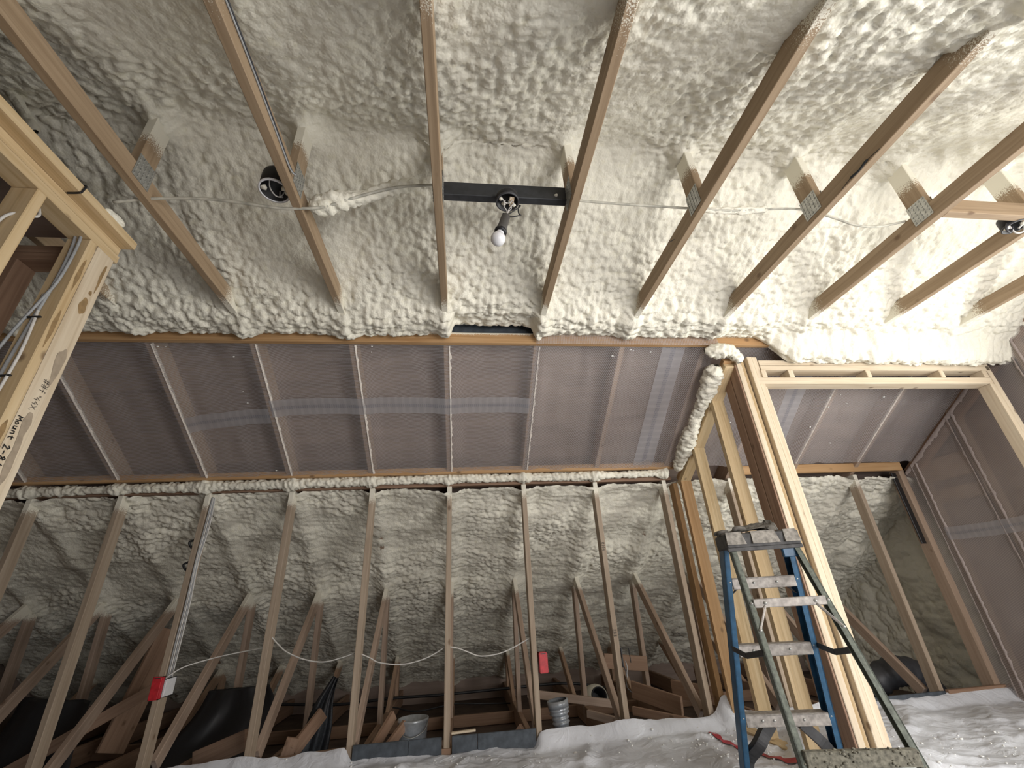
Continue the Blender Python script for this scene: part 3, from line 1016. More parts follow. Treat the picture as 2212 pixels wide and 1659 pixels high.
# ------------------------------------------------------------------ closet wall on the left
cw = empty('closet_wall', (-1.44, -2.0, -0.05))
tag(cw, 'raw stud closet wall with double top plate and handwriting on its end post', 'stud wall')
XC = -1.4445
board('top_plate', (XC, -4.5, 2.276), (XC, -1.925, 2.276), 0.037, 0.089, m_new, cw)
board('top_plate', (XC, -4.5, 2.3145), (XC, -1.935, 2.3145), 0.037, 0.089, m_new, cw)
board('nailer', (-1.415, -4.5, 2.353), (-1.415, -1.93, 2.353), 0.037, 0.135, m_new, cw)
board('stud', (XC, -2.053, -0.04), (XC, -2.053, 2.257), 0.089, 0.038, m_new, cw, (1, 0, 0))
post = board('end_post', (-1.419, -1.987, -0.04), (-1.419, -1.987, 2.257), 0.089, 0.038, m_pale, cw, (0, 1, 0))
for y in (-2.30, -2.71, -3.11, -3.52):
    board('stud', (XC, y, -0.04), (XC, y, 2.257), 0.089, 0.038, m_new, cw, (1, 0, 0))
board('top_plate', (-3.0, -1.90, 2.276), (-1.49, -1.90, 2.276), 0.037, 0.089, m_scrap, cw)
board('top_plate', (-3.0, -1.90, 2.3145), (-1.49, -1.90, 2.3145), 0.037, 0.089, m_scrap, cw)
for x in (-1.515, -1.79, -2.3, -2.7):
    board('stud', (x, -1.90, -0.04), (x, -1.90, 2.257), 0.089, 0.038, m_scrap, cw, (0, 1, 0))
cp = boxes('ceiling_panel', [((-3.0, -4.5, 2.374), (-1.37, -1.95, 2.386))], m_ply, cw)
cable('tie_strap', [(-1.345, -2.24, 2.334), (-1.343, -2.238, 2.352), (-1.345, -2.236, 2.373), (-1.37, -2.236, 2.375)], 0.004, m_black, cw, 6, 6)
cable('tie_strap', [(-1.395, -2.236, 2.332), (-1.37, -2.238, 2.331), (-1.345, -2.24, 2.333)], 0.004, m_black, cw, 6, 6)

# handwriting: polylines in a unit glyph box, drawn down the post
G = {'M': [[(0, 0), (0.05, .7), (.3, .3), (.55, .75), (.65, 0)]], 'o': [[(.3, .5), (.08, .3), (.15, .05), (.4, .05), (.5, .3), (.3, .5)]],
     'u': [[(.05, .5), (.1, .08), (.35, .05), (.45, .5), (.5, .02)]], 'n': [[(.05, 0), (.08, .45), (.3, .5), (.42, .35), (.45, 0)]],
     't': [[(.2, .8), (.2, .05), (.4, 0)], [(0, .5), (.5, .5)]], '2': [[(.05, .7), (.25, .9), (.45, .7), (.05, .05), (.55, .05)]],
     '-': [[(.05, .4), (.45, .4)]], '8': [[(.25, .5), (.05, .75), (.25, .95), (.45, .75), (.25, .5), (.02, .25), (.25, .02), (.5, .25), (.25, .5)]],
     'x': [[(.05, .55), (.5, .02)], [(.5, .55), (.05, .02)]], '4': [[(.35, .95), (.02, .4), (.55, .4)], [(.4, .6), (.4, 0)]],
     '#': [[(.15, 0), (.25, .95)], [(.4, 0), (.5, .95)], [(0, .3), (.6, .35)], [(.02, .6), (.62, .66)]],
     '"': [[(.1, 1), (.1, .7)], [(.25, 1), (.25, .7)]], 'X': [[(0, .9), (.55, 0)], [(.55, .9), (0, 0)]], ',': [[(.1, .1), (.05, -.1)]],
     'f': [[(.5, .95), (.3, .9), (.25, 0)], [(.05, .5), (.5, .55)]], 'R': [[(.05, 0), (.05, .9), (.4, .85), (.4, .5), (.05, .45), (.5, 0)]],
     'I': [[(.2, 0), (.2, .9)]], 'O': [[(.3, .9), (.05, .5), (.25, .05), (.5, .45), (.3, .9)]], 'N': [[(.05, 0), (.05, .9), (.45, .05), (.5, .9)]], '/': [[(0, 0), (.4, .9)]]}


def writing(parent, text, origin, xdir, ydir, nrm, h, lw, mat, name='handwriting'):
    xd, yd, nn = Vector(xdir), Vector(ydir), Vector(nrm)
    v, f = [], []
    cx = 0
    for ch in text:
        if ch != ' ':
            for st in G[ch]:
                for (a, b) in zip(st[:-1], st[1:]):
                    p = Vector(origin) + xd * ((cx + a[0]) * h) + yd * (a[1] * h) + nn * 0.0024
                    q = Vector(origin) + xd * ((cx + b[0]) * h) + yd * (b[1] * h) + nn * 0.0024
                    d = (q - p).normalized(); s = d.cross(nn) * lw / 2
                    p -= d * lw * .3; q += d * lw * .3
                    i = len(v)
                    v += [p - s, q - s, q + s, p + s]
                    f.append((i, i + 1, i + 2, i + 3))
        cx += 0.72 if ch not in '",I' else 0.42
    link(name, mesh_from(name, v, f, mat), mat, parent)


dn, yy, xx = (0, 0, -1), (0, 1, 0), (1, 0, 0)
writing(post, '##f', (-1.4, -2.000, 1.655), dn, yy, xx, 0.026, 0.0018, m_pencil)
writing(post, '"44X,', (-1.4, -2.004, 1.592), dn, yy, xx, 0.022, 0.0018, m_pencil)
writing(post, 'Mount', (-1.4, -2.028, 1.500), dn, yy, xx, 0.024, 0.0032, m_ink)
writing(post, '2-8/x', (-1.4, -2.030, 1.398), dn, yy, xx, 0.026, 0.0035, m_ink)
writing(trusses[2].children[7], 'RION', (1.205, 0.0, 1.205), dn, (1, 0, 0), (0, -1, 0), 0.026, 0.0025, m_ink)
writing(trusses[2].children[7], '288', (1.205, 0.0, 0.60), dn, (1, 0, 0), (0, -1, 0), 0.024, 0.0025, m_pencil)


def stain(parent, y, z, w, h, tail, mat, x=-1.4):
    """flat blob with a tail running down"""
    x = x + 0.0004 + 0.00025 * len([c for c in parent.children if c.name.startswith('stain')])
    v = [(x, y, z)]
    n = 22
    for i in range(n):
        a = 2 * math.pi * i / n
        r = 1 + 0.12 * math.sin(3 * a + y * 90) + 0.08 * math.sin(5 * a + z * 40)
        yv, zv = math.cos(a) * w / 2 * r, math.sin(a) * h / 2 * r
        if zv < -h * 0.15: zv -= tail * (1 - abs(math.cos(a))) ** 1.5
        v.append((x, y + yv, z + zv))
    f = [(0, i + 1, (i + 1) % n + 1) for i in range(n)]
    link('stain', mesh_from('stain', v, f, mat), mat, parent)


stain(post, -1.985, 1.99, 0.034, 0.07, 0.01, m_resin)
stain(post, -1.980, 1.94 + 0.115, 0.015, 0.02, 0.0, m_resin)
stain(post, -1.966, 2.15, 0.014, 0.13, 0.02, m_resin)
stain(post, -1.975, 1.75, 0.040, 0.08, 0.10, m_greystain)
stain(post, -1.990, 1.50, 0.030, 0.05, 0.20, m_greystain)
stain(post, -1.985, 1.36, 0.026, 0.16, 0.03, m_greystain)
st2 = [c for c in cw.children if c.name.startswith('stud')][0]
stain(st2, -2.055, 2.10, 0.018, 0.12, 0.04, m_resin)
stain(st2, -2.055, 1.86, 0.018, 0.10, 0.08, m_resin)
stain(st2, -2.055, 1.44, 0.020, 0.06, 0.07, m_resin)
# cables stapled to the shaded side of the post
cable('cable', [(-1.49, -2.08, 2.35), (-1.455, -2.082, 2.27), (-1.44, -2.084, 2.15), (-1.44, -2.084, 2.0), (-1.452, -2.084, 1.8), (-1.46, -2.084, 1.6), (-1.462, -2.084, 1.3)], 0.0055, m_wireg, cw)
cable('cable', [(-1.47, -2.08, 2.36), (-1.430, -2.083, 2.25), (-1.428, -2.085, 2.05), (-1.45, -2.09, 1.93), (-1.49, -2.09, 1.78), (-1.52, -2.09, 1.6), (-1.53, -2.09, 1.4)], 0.0055, m_wireg, cw)
cable('cable', [(-1.46, -2.08, 1.97), (-1.44, -2.086, 1.85), (-1.43, -2.087, 1.7), (-1.44, -2.087, 1.5), (-1.445, -2.087, 1.3)], 0.005, m_wirew, cw)
cable('cable', [(-1.43, -2.26, 2.22), (-1.41, -2.27, 2.17), (-1.43, -2.32, 2.13), (-1.45, -2.33, 2.05), (-1.455, -2.33, 1.8)], 0.005, m_wirew, cw)
for z in (1.86, 1.62):
    board('staple', (-1.475, -2.088, z), (-1.42, -2.088, z + 0.004), 0.006, 0.01, m_black, cw)
foam_bead('foam_smear', [(-1.36, -2.12, 2.375), (-1.36, -2.07, 2.385), (-1.355, -2.02, 2.385)], 0.016, 15, 'blob of pale foam stuck on the closet wall nailer')
foam_bead('foam_drip', [(-1.85, -2.31, 2.95), (-1.74, -2.30, 2.83), (-1.63, -2.30, 2.69), (-1.55, -2.30, 2.585)], 0.026, 17, 'foam coated cable hanging into the top left corner', amp=0.12, n=18)

# ------------------------------------------------------------------ ceiling board with the light box and bulb
o = board('mounting_board', (0.020, -2.155, 2.5405), (0.590, -2.155, 2.5405), 0.083, 0.038, m_blackboard)
tag(o, 'charcoal coated board spanning two ceiling ties above the bulb', 'board')
pl = link('foam_bit', lumps_mesh([((0.54, -2.176, 2.522), 0.010)], 3), m_foam, o)


def ceiling_box(loc, R_, h, label, rim, zdir=(0, 0, -1)):
    r = empty('junction_box', loc)
    tag(r, label, 'electrical box', 'round ceiling boxes')
    Mw = axis_matrix(loc, zdir)
    link('body', lathe_mesh([(0.0005, -h), (R_ * 0.97, -h), (R_, -h * 0.9), (R_, 0), (R_ * 0.9, 0), (R_ * 0.88, -h * 0.85), (0.0005, -h * 0.86)], m_black), m_black, r, Mw)
    link('rim', lathe_mesh([(R_ * 1.03, -0.006), (R_ * 1.05, 0.002), (R_ * 0.93, 0.003), (R_ * 0.90, -0.004)], rim), rim, r, Mw)
    return r


jb = ceiling_box((0.306, -2.200, 2.436), 0.050, 0.035, 'round black junction box on the charcoal board above the bulb', m_dkgrey)
for i, (a, b) in enumerate((((-0.03, -0.01), (0.012, 0.02)), ((-0.015, 0.03), (0.03, 0.0)))):
    cable('wire', [(0.306 + a[0], -2.203 + a[1], 2.455), (0.306 + (a[0] + b[0]) / 2, -2.205, 2.425), (0.306 + b[0], -2.203 + b[1], 2.455)], 0.003, m_wirew, jb)
add = link('ground_plate', box_mesh(0.02, 0.05, 0.004, 0, m_warm), None, jb, Matrix.Translation((0.325, -2.20, 2.44)))
lf = link('foam_splash', lumps_mesh([((0.275, -2.215, 2.436), 0.012), ((0.29, -2.19, 2.437), 0.009), ((0.335, -2.185, 2.436), 0.008)], 4), m_foam, jb)

bl = empty('hanging_bulb', (0.262, -2.2, 2.16))
tag(bl, 'white bulb in a grey socket dangling from its wires', 'light bulb')
top_, bot_ = Vector((0.297, -2.2, 2.352)), Vector((0.270, -2.2, 2.262))
ax = (bot_ - top_).normalized()
L_ = (bot_ - top_).length
link('socket', lathe_mesh([(0.0005, -0.004), (0.016, 0), (0.0195, 0.010), (0.0205, L_ * 0.7), (0.024, L_), (0.020, L_ + 0.004)], m_socket), m_socket, bl, axis_matrix(top_, ax))
link('socket_ring', lathe_mesh([(0.0235, L_ - 0.004), (0.027, L_), (0.027, L_ + 0.010), (0.021, L_ + 0.013)], m_black), m_black, bl, axis_matrix(top_, ax))
prof = [(0.0155, 0.0), (0.017, 0.008), (0.020, 0.018)]
for i in range(13):
    a = math.radians(-55 + i * (145 / 12))
    prof.append((max(0.0004, 0.0315 * math.cos(a)), 0.045 + 0.0315 * math.sin(a)))
link('globe', lathe_mesh(prof, m_white, 28), m_white, bl, axis_matrix(top_ + ax * (L_ + 0.004), ax))
for w in ([(0.296, -2.205, 2.44), (0.288, -2.21, 2.40), (0.300, -2.205, 2.375), (0.298, -2.2, 2.352)],
          [(0.318, -2.205, 2.445), (0.332, -2.21, 2.42), (0.310, -2.207, 2.385), (0.299, -2.2, 2.352)],
          [(0.310, -2.203, 2.44), (0.322, -2.208, 2.395), (0.306, -2.204, 2.37), (0.299, -2.2, 2.352)]):
    cable('wire', w, 0.0021, m_wirew, bl)
for w in ([(0.299, -2.2, 2.355), (0.325, -2.205, 2.372), (0.352, -2.21, 2.392), (0.362, -2.21, 2.404), (0.357, -2.208, 2.408), (0.351, -2.205, 2.388), (0.352, -2.203, 2.368), (0.362, -2.2, 2.356)],
          [(0.301, -2.2, 2.352), (0.315, -2.203, 2.342), (0.34, -2.206, 2.345), (0.362, -2.207, 2.352)],
          [(0.288, -2.198, 2.352), (0.283, -2.198, 2.366), (0.297, -2.2, 2.366)]):
    cable('wire', w, 0.0026, m_black, bl)

lj = ceiling_box((-0.690, -2.178, 2.462), 0.060, 0.085, 'round metal light box with a white rim beside the left tie', m_white)
for w in ([(-0.70, -2.22, 2.50), (-0.705, -2.19, 2.47), (-0.69, -2.16, 2.455), (-0.67, -2.14, 2.47)], [(-0.66, -2.15, 2.50), (-0.675, -2.15, 2.46), (-0.68, -2.155, 2.49)]):
    cable('wire', w, 0.0028, m_wirew, lj)
board('bracket', (-0.63, -2.178, 2.50), (-0.63, -2.178, 2.56), 0.06, 0.03, m_black, lj, (0, 1, 0))
link('foam_splash', lumps_mesh([((-0.73, -2.19, 2.468), 0.016), ((-0.645, -2.19, 2.466), 0.018), ((-0.64, -2.165, 2.464), 0.013)], 9), m_foam, lj)

o = board('cross_block', (2.459, -2.255, 2.472), (3.031, -2.255, 2.472), 0.089, 0.038, m_tie)
tag(o, 'wooden cross block between two ties near the right edge', 'block')
rj = ceiling_box((2.925, -2.205, 2.425), 0.050, 0.06, 'round junction box with wires at the right edge of the ceiling', m_dkgrey)
cable('wire', [(2.90, -2.20, 2.44), (2.93, -2.19, 2.40), (2.965, -2.20, 2.40), (2.96, -2.22, 2.43), (2.93, -2.21, 2.41)], 0.0045, m_wirew, rj)
cable('wire', [(2.88, -2.21, 2.44), (2.87, -2.20, 2.41), (2.90, -2.19, 2.40), (2.92, -2.2, 2.43)], 0.005, m_dkgrey, rj)
link('foam_splash', lumps_mesh([((2.89, -2.19, 2.425), 0.014), ((2.94, -2.23, 2.425), 0.014)], 10), m_foam, rj)

# cable strung through the king posts, white with overspray
m_over = simple('foam_dusted_cable', (0.50, 0.48, 0.41), 0.8, noise=0.3, scale=25)
o = cable('electric_cable', [(-1.34, -2.12, 2.42), (-1.19, -2.12, 2.45), (-1.0, -2.12, 2.462), (-0.85, -2.12, 2.448), (-0.69, -2.12, 2.425), (-0.61, -2.12, 2.428), (-0.50, -2.12, 2.446), (-0.35, -2.12, 2.525), (-0.20, -2.12, 2.59), (-0.03, -2.12, 2.62)], 0.0065, m_over)
tag(o, 'foam dusted cable running through the left ceiling ties', 'cable')
o = cable('electric_cable', [(0.62, -2.12, 2.563), (0.85, -2.12, 2.553), (1.2, -2.12, 2.545), (1.48, -2.12, 2.545), (1.65, -2.12, 2.565), (1.86, -2.12, 2.575), (2.01, -2.12, 2.527), (2.12, -2.12, 2.480), (2.25, -2.12, 2.477), (2.43, -2.12, 2.525)], 0.006, m_over)
tag(o, 'foam dusted cable running through the right ceiling ties', 'cable')
foam_bead('foam_roll', [(-0.57, -2.10, 2.455), (-0.47, -2.10, 2.50), (-0.36, -2.09, 2.545), (-0.22, -2.09, 2.62), (-0.10, -2.09, 2.66)], 0.030, 23, 'roll of foam hanging along the cable left of the charcoal board', lumps=((0.1, 0.012, 0.08),))
foam_bead('foam_roll', [(1.27, -2.11, 2.55), (1.40, -2.11, 2.55), (1.55, -2.11, 2.56), (1.66, -2.115, 2.568)], 0.016, 29, 'thin roll of foam coating the cable right of the black board')
for i, dz in enumerate((0.0, 0.014)):
    cable('tie_wire', [(-0.588, -2.95, 2.485 + dz), (-0.587, -2.7, 2.480 + dz), (-0.588, -2.45, 2.470 + dz), (-0.585, -2.30, 2.455 + dz * 0.5), (-0.57, -2.27, 2.452)], 0.0035, m_dkgrey if i else m_wireg, trusses[-1])
cable('nail', [(1.196, -1.985, 2.47), (1.17, -1.97, 2.462)], 0.0018, m_dkgrey, trusses[2], 2, 5)

# ------------------------------------------------------------------ floor sheet
BUMP = [(1.93, -0.03, 0.10, 0.07), (2.10, -1.08, 0.07, 0.20), (2.35, -0.85, 0.05, 0.25), (3.15, -0.12, 0.06, 0.22), (2.75, -0.35, 0.05, 0.35), (1.75, -0.9, 0.03, 0.3), (3.55, -0.9, 0.03, 0.5)]


def sheet_h(X, Y):
    X = np.asarray(X, float); Y = np.asarray(Y, float)
    Z = -0.040 + 0.018 * (fbm(X * 2.3, Y * 2.3, 201, 3) + 0.3)
    rg = 1 - np.abs(2 * fbm(X * 1.6 + 0.6 * Y, Y * 2.6, 211, 3))
    Z = Z + 0.040 * np.clip(rg - 0.5, 0, 1) + 0.030 * np.clip(1 - np.abs(4 * fbm(X * 2.5 - Y * 1.1, Y * 1.2 + 4, 221, 2)) - 0.3, 0, 1)
    for x, y, h, w in BUMP: Z = Z + h * np.exp(-((X - x) ** 2 + (Y - y) ** 2) / w ** 2)
    Z = Z + 0.0
    bare = sstep(-0.64, -0.58, X) * sstep(0.62, 0.56, X)
    nr = sstep(-0.22, -0.03, Y)
    Z = Z * (1 - nr) + nr * (-0.036)
    Z = Z + 0.10 * np.exp(-((X - 1.93) ** 2 + (Y + 0.03) ** 2) / 0.07 ** 2)
    Z = Z + sstep(-0.12, -0.01, Y) * (0.085 - 0.070 * bare + 0.03 * fbm(X * 4, Y * 9, 231, 3))
    Z = Z + 0.007 * (1 - np.abs(2.6 * fbm(X * 7 + Y * 3, Y * 9 - X * 2, 241, 2))) + 0.004 * fbm(X * 22, Y * 22, 251, 2) * sstep(3.9, 3.6, X)
    return np.maximum(Z, -0.046)


xs = np.arange(-4.3, 4.2, 0.016); ys = np.concatenate([np.arange(-4.5, -1.6, 0.05), np.arange(-1.6, -0.004, 0.014)])
X, Y = np.meshgrid(xs, ys)
sh = link('drop_sheet', grid_mesh('drop_sheet', np.stack([X, Y, sheet_h(X, Y)], -1), m_sheet), m_sheet)
tag(sh, 'wrinkled white plastic drop sheet covering the floor', 'drop sheet')
tp = smooth_path([(1.735, -0.14, 0), (1.72, -0.25, 0), (1.722, -0.45, 0), (1.75, -0.62, 0), (1.79, -0.78, 0), (1.83, -0.95, 0)], 10)
P = []
for i, p in enumerate(tp):
    w = 0.020 + 0.006 * math.sin(i * 0.9)
    row = [(p.x + s * w, p.y, float(sheet_h(p.x + s * w, p.y)) + 0.007) for s in (-1, -0.3, 0.3, 1)]
    P.append(row)
link('red_print', grid_mesh('red_print', np.array(P), m_redtape), m_redtape, sh)
P = [[(x, y, float(sheet_h(x, y)) + 0.003) for x in np.linspace(-0.93, -0.85, 6)] for y in np.linspace(-0.20, -0.14, 5)]
link('red_print', grid_mesh('red_print', np.array(P), m_redtape), m_redtape, sh)
it = []
rnd = random.Random(3)
for i in range(330):
    q = rnd.random()
    if q < 0.45: x, y = rnd.gauss(1.75, 0.22), rnd.gauss(-0.6, 0.25)
    elif q < 0.75: x, y = rnd.uniform(2.3, 4.0), rnd.uniform(-1.3, -0.6)
    else: x, y = rnd.uniform(-1.6, 1.9), rnd.uniform(-0.4, -0.02)
    if y > -0.02 or x > 4.1: continue
    r = rnd.uniform(.003, .007) * (1.6 if rnd.random() < .1 else 1)
    it.append(((x, y, float(sheet_h(x, y)) + r * 0.3), r))
o = link('foam_crumbs', lumps_mesh(it, 6), m_foam)
o.data.materials.clear(); o.data.materials.append(m_crumb)
tag(o, 'white foam crumbs scattered over the drop sheet', 'foam crumbs', kind='stuff')
it = [((x, rnd.uniform(0.03, 0.07), 0.0 + rnd.uniform(0, .004)), rnd.uniform(.006, .013)) for x in (-0.33, -0.29, -0.24, -0.2, -0.17, -0.1, -0.06, 0.05, -0.5, -0.8, -1.0, -1.35)]
o = link('foam_crumbs', lumps_mesh(it, 8), m_foam)
o.data.materials.clear(); o.data.materials.append(m_crumb)
tag(o, 'foam crumbs lying on the knee wall bottom plate', 'foam crumbs', kind='stuff')

# ------------------------------------------------------------------ step ladder
LX, LY, LYAW, LZ = 1.5701, -1.4056, 0.2357, -0.0262
lad = empty('step_ladder', (LX, LY, LZ), -LYAW)
tag(lad, 'blue fibreglass step ladder standing open in front of the partition post', 'ladder')
LM = Matrix.Translation((LX, LY, LZ)) @ Matrix.Rotation(-LYAW, 4, 'Z')
HT = 1.12


def F(z, s, d=0.0): h = HT - z; return LM @ Vector((s * (0.1357 + 0.0658 * h + 0.012), 0.0198 + 0.3038 * h + d, z))
def B(z, s, d=0.0): h = HT - z; return LM @ Vector((s * (0.1316 + 0.0621 * h + 0.008), -0.0198 - 0.4079 * h + d, z))


ex = LM.to_3x3() @ Vector((1, 0, 0)); ey = LM.to_3x3() @ Vector((0, 1, 0))


def channel(name, p0, p1, w, t, out, mat, parent, wdir):
    """C-section rail: web plus two flanges opening towards -out"""
    p0, p1 = Vector(p0), Vector(p1)
    x = (p1 - p0); L = x.length; x.normalize()
    z = Vector(wdir); z = (z - x * z.dot(x)).normalized()
    y = z.cross(x)
    sg = 1 if y.dot(Vector(out)) > 0 else -1
    Mw = Matrix((x, y, z)).transposed().to_4x4(); Mw.translation = (p0 + p1) / 2
    th = 0.005
    bm = bmesh.new()
    add_box(bm, (0, sg * (t / 2 - th / 2), 0), (L, th, w))
    add_box(bm, (0, 0, w / 2 - th / 2), (L, t, th))
    add_box(bm, (0, 0, -w / 2 + th / 2), (L, t, th))
    me = bpy.data.meshes.new(name); bm.to_mesh(me); bm.free()
    return link(name, me, mat, parent, Mw)


for s in (-1, 1):
    channel('front_rail', F(0.0, s), F(1.09, s), 0.070, 0.026, ex * s, m_lblue, lad, ey)
    rr = channel('rear_rail', B(0.0, s), B(1.08, s), 0.034, 0.024, ex * s, m_olive, lad, ey)
    for z in (0.10, 0.305, 0.60, 0.89):
        link('rivet', lathe_mesh([(0.0003, 0.003), (0.004, 0.002), (0.005, 0)], m_steel, 10), m_steel, lad, axis_matrix(F(z, s, -0.035) - ex * s * 0.004, -ey))
    # foot
    p = F(0.015, s)
    board('foot', p + ey * 0.04, p - ey * 0.04, 0.04, 0.035, m_black, lad)
    p = B(0.015, s)
    board('foot', p + ey * 0.025, p - ey * 0.025, 0.04, 0.03, m_black, lad)
for i in (1, 2, 3):
    z = 0.294 * i
    a, b = F(z, -1), F(z, 1)
    board('step', a + ex * 0.014, b - ex * 0.014, 0.052, 0.012, m_dirtyalu, lad, (0, 0, 1)).matrix_basis
    st = [c for c in lad.children if c.name.startswith('step')][-1]
    st.matrix_basis = Matrix.Translation((0, -0.034, 0)) @ st.matrix_basis
    c0, c1 = F(z + 0.022, -1), F(z + 0.022, 1)
    board('tread', c0 + ex * 0.014, c1 - ex * 0.014, 0.075, 0.006, m_dirtyalu, lad, ey)
    for q in (0.22, 0.35, 0.68):
        pr = a.lerp(b, q) - ey * 0.042
        link('rivet', lathe_mesh([(0.0003, 0.003), (0.005, 0.002), (0.006, 0)], m_steel, 10), m_steel, lad, axis_matrix(pr, -ey))
    if i == 3:
        for s in (-1, 1):
            board('brace', F(z - 0.01, s) - ex * s * 0.06, F(z - 0.055, s) - ex * s * 0.008, 0.016, 0.006, m_brace, lad, ey)


def curved_brace(s):
    z1 = 0.294 - 0.02
    a = F(z1, s); b = F(0.09, s)
    pts = [a - ex * s * 0.135, a - ex * s * 0.10 - Vector((0, 0, 0.035)), a - ex * s * 0.055 - Vector((0, 0, 0.085)), b - ex * s * 0.020 + Vector((0, 0, 0.03)), b - ex * s * 0.010 - Vector((0, 0, 0.05))]
    pp = smooth_path(pts, 5)
    v, f = [], []
    for i, p in enumerate(pp):
        d = (pp[min(i + 1, len(pp) - 1)] - pp[max(i - 1, 0)]).normalized()
        nv = ey.cross(d).normalized()
        hw = 0.022
        for a_, b_ in ((-1, -1), (1, -1), (1, 1), (-1, 1)):
            v.append(p + nv * hw * a_ + ey * 0.024 * b_)
    for i in range(len(pp) - 1):
        for j in range(4):
            a_, b_ = i * 4 + j, i * 4 + (j + 1) % 4
            f.append((a_, b_, b_ + 4, a_ + 4))
    f.append((3, 2, 1, 0)); e_ = (len(pp) - 1) * 4; f.append((e_, e_ + 1, e_ + 2, e_ + 3))
    link('knee_brace', mesh_from('knee_brace', v, f, m_brace), m_brace, lad)


curved_brace(-1); curved_brace(1)
# rear bars
zb = 0.80
board('rear_bar', B(zb, -1) + ex * 0.008 - ey * 0.02, B(zb, 1) - ex * 0.008 - ey * 0.02, 0.036, 0.010, m_dirtyalu, lad)
for s in (-1, 1):
    board('rear_brace', B(zb - 0.10, s) - ey * 0.02, B(zb - 0.01, s) - ex * s * 0.055 - ey * 0.02, 0.012, 0.005, m_dirtyalu, lad)
    for q in (B(zb, s, -0.022), B(zb - 0.10, s, -0.022), B(zb, s, -0.027) - ex * s * 0.055):
        link('rivet', lathe_mesh([(0.0003, 0.004), (0.006, 0.002), (0.007, 0)], m_steel, 10), m_steel, lad, axis_matrix(q, -ey))
zb = 0.315
bar = board('rear_bar', B(zb, -1) + ex * 0.004 - ey * 0.02, B(zb, 1) - ex * 0.004 - ey * 0.02, 0.048, 0.03, m_crust, lad)
it = []
for i in range(150):
    p = B(zb, -1).lerp(B(zb, 1), rnd.random()) - ey * (0.035 + rnd.uniform(-0.02, 0.004)) + Vector((0, 0, rnd.uniform(-0.022, 0.028)))
    it.append((p, rnd.uniform(0.003, 0.007)))
o = link('foam_crust', lumps_mesh(it, 12), m_foam, bar)
o.data.materials.clear(); o.data.materials.append(m_crust)
# spreaders
for s in (-1, 1):
    a, b = F(0.60, s, -0.02), B(0.62, s, 0.0)
    m_ = a.lerp(b, 0.45) - Vector((0, 0, 0.022))
    board('spreader', a + ex * s * 0.012, m_ + ex * s * 0.012, 0.024, 0.004, m_brace, lad)
    board('spreader', m_ + ex * s * 0.012, b + ex * s * 0.012, 0.024, 0.004, m_brace, lad)
# cap
def lbox(name, lo, hi, mat, ch=0.004):
    return boxes(name, [(lo, hi)], mat, lad, LM, ch)
cap = lbox('top_cap', (-0.172, -0.078, 1.035), (0.172, 0.085, 1.105), m_capm, 0.006)
for x0, x1 in ((-0.170, -0.082), (-0.052, 0.074), (0.098, 0.170)):
    v = [(x0, -0.092, 1.052), (x1, -0.092, 1.052), (x1 - 0.012, -0.082, 1.110), (x0 + 0.004, -0.082, 1.110), (x0, -0.060, 1.058), (x1, -0.060, 1.058), (x1 - 0.012, 0.07, 1.111), (x0 + 0.004, 0.07, 1.111)]
    f = [(0, 1, 2, 3), (3, 2, 6, 7), (0, 3, 7, 4), (1, 5, 6, 2), (0, 4, 5, 1), (4, 7, 6, 5)]
    link('cap_pad', mesh_from('cap_pad', v, f, m_capdust), m_capdust, cap, LM)
lbox('cap_lip', (-0.172, -0.082, 1.022), (0.172, -0.070, 1.040), m_capm, 0.002)
boxes('hinge_bracket', [((0.080, -0.070, 0.985), (0.150, -0.045, 1.055))], m_lblue, lad, LM, 0.003)
# glove lying on the cap
gl = empty('work_glove', LM @ Vector((0.0, 0.03, 1.113)))
tag(gl, 'crumpled dark leather work glove lying on the ladder cap', 'glove')
gv = []
us = np.linspace(-1, 1, 46); vv = np.linspace(-1, 1, 30)
U, V = np.meshgrid(us, vv)
Hh = (0.034 * np.sqrt(np.clip(1 - (U * 0.98) ** 4 - (V * 0.95) ** 4, 0, 1)) * (0.5 + 0.9 * np.clip(U + 0.4 + 0.4 * np.sin(V * 3), 0, 1)) + 0.010 * fbm(U * 4, V * 4, 301, 3) * (1 - np.maximum(np.abs(U), np.abs(V)) ** 4))
Px = np.stack([U * 0.135 * (1 - 0.15 * np.abs(V)), V * 0.055 + 0.012 * np.sin(U * 4), np.maximum(Hh, 0.0) + 0.004 - 0.012 * (U < -0.75) * np.abs(U + 0.75)], -1)
Mg = LM @ Matrix.Translation((-0.01, 0.03, 1.108))
link('palm', grid_mesh('palm', Px, m_leather), m_leather, gl, Mg)
for i, (x0, y0, L2, a) in enumerate(((-0.12, -0.045, 0.05, 2.9), (-0.125, -0.015, 0.055, 3.1), (-0.12, 0.02, 0.05, 3.3), (-0.09, 0.055, 0.045, 3.6))):
    p = [Mg @ Vector((x0, y0, 0.010)), Mg @ Vector((x0 + math.cos(a) * L2 * .5, y0 + math.sin(a) * L2 * .5, 0.014)), Mg @ Vector((x0 + math.cos(a) * L2, y0 + math.sin(a) * L2, 0.004))]
    cable('finger', p, [0.010] * 10 + [0.009, 0.006, 0.003], m_leather, gl, 6, 9)
cable('thumb', [Mg @ Vector((-0.04, -0.05, 0.02)), Mg @ Vector((-0.075, -0.06, 0.026)), Mg @ Vector((-0.10, -0.055, 0.014))], [0.011] * 10 + [0.009, 0.007, 0.003], m_leather, gl, 6, 9)
link('cuff', grid_mesh('cuff', Px * np.array([0.30, 0.9, 1.15]), m_leather), m_leather, gl, Mg @ Matrix.Translation((0.085, 0.0, 0.004)))

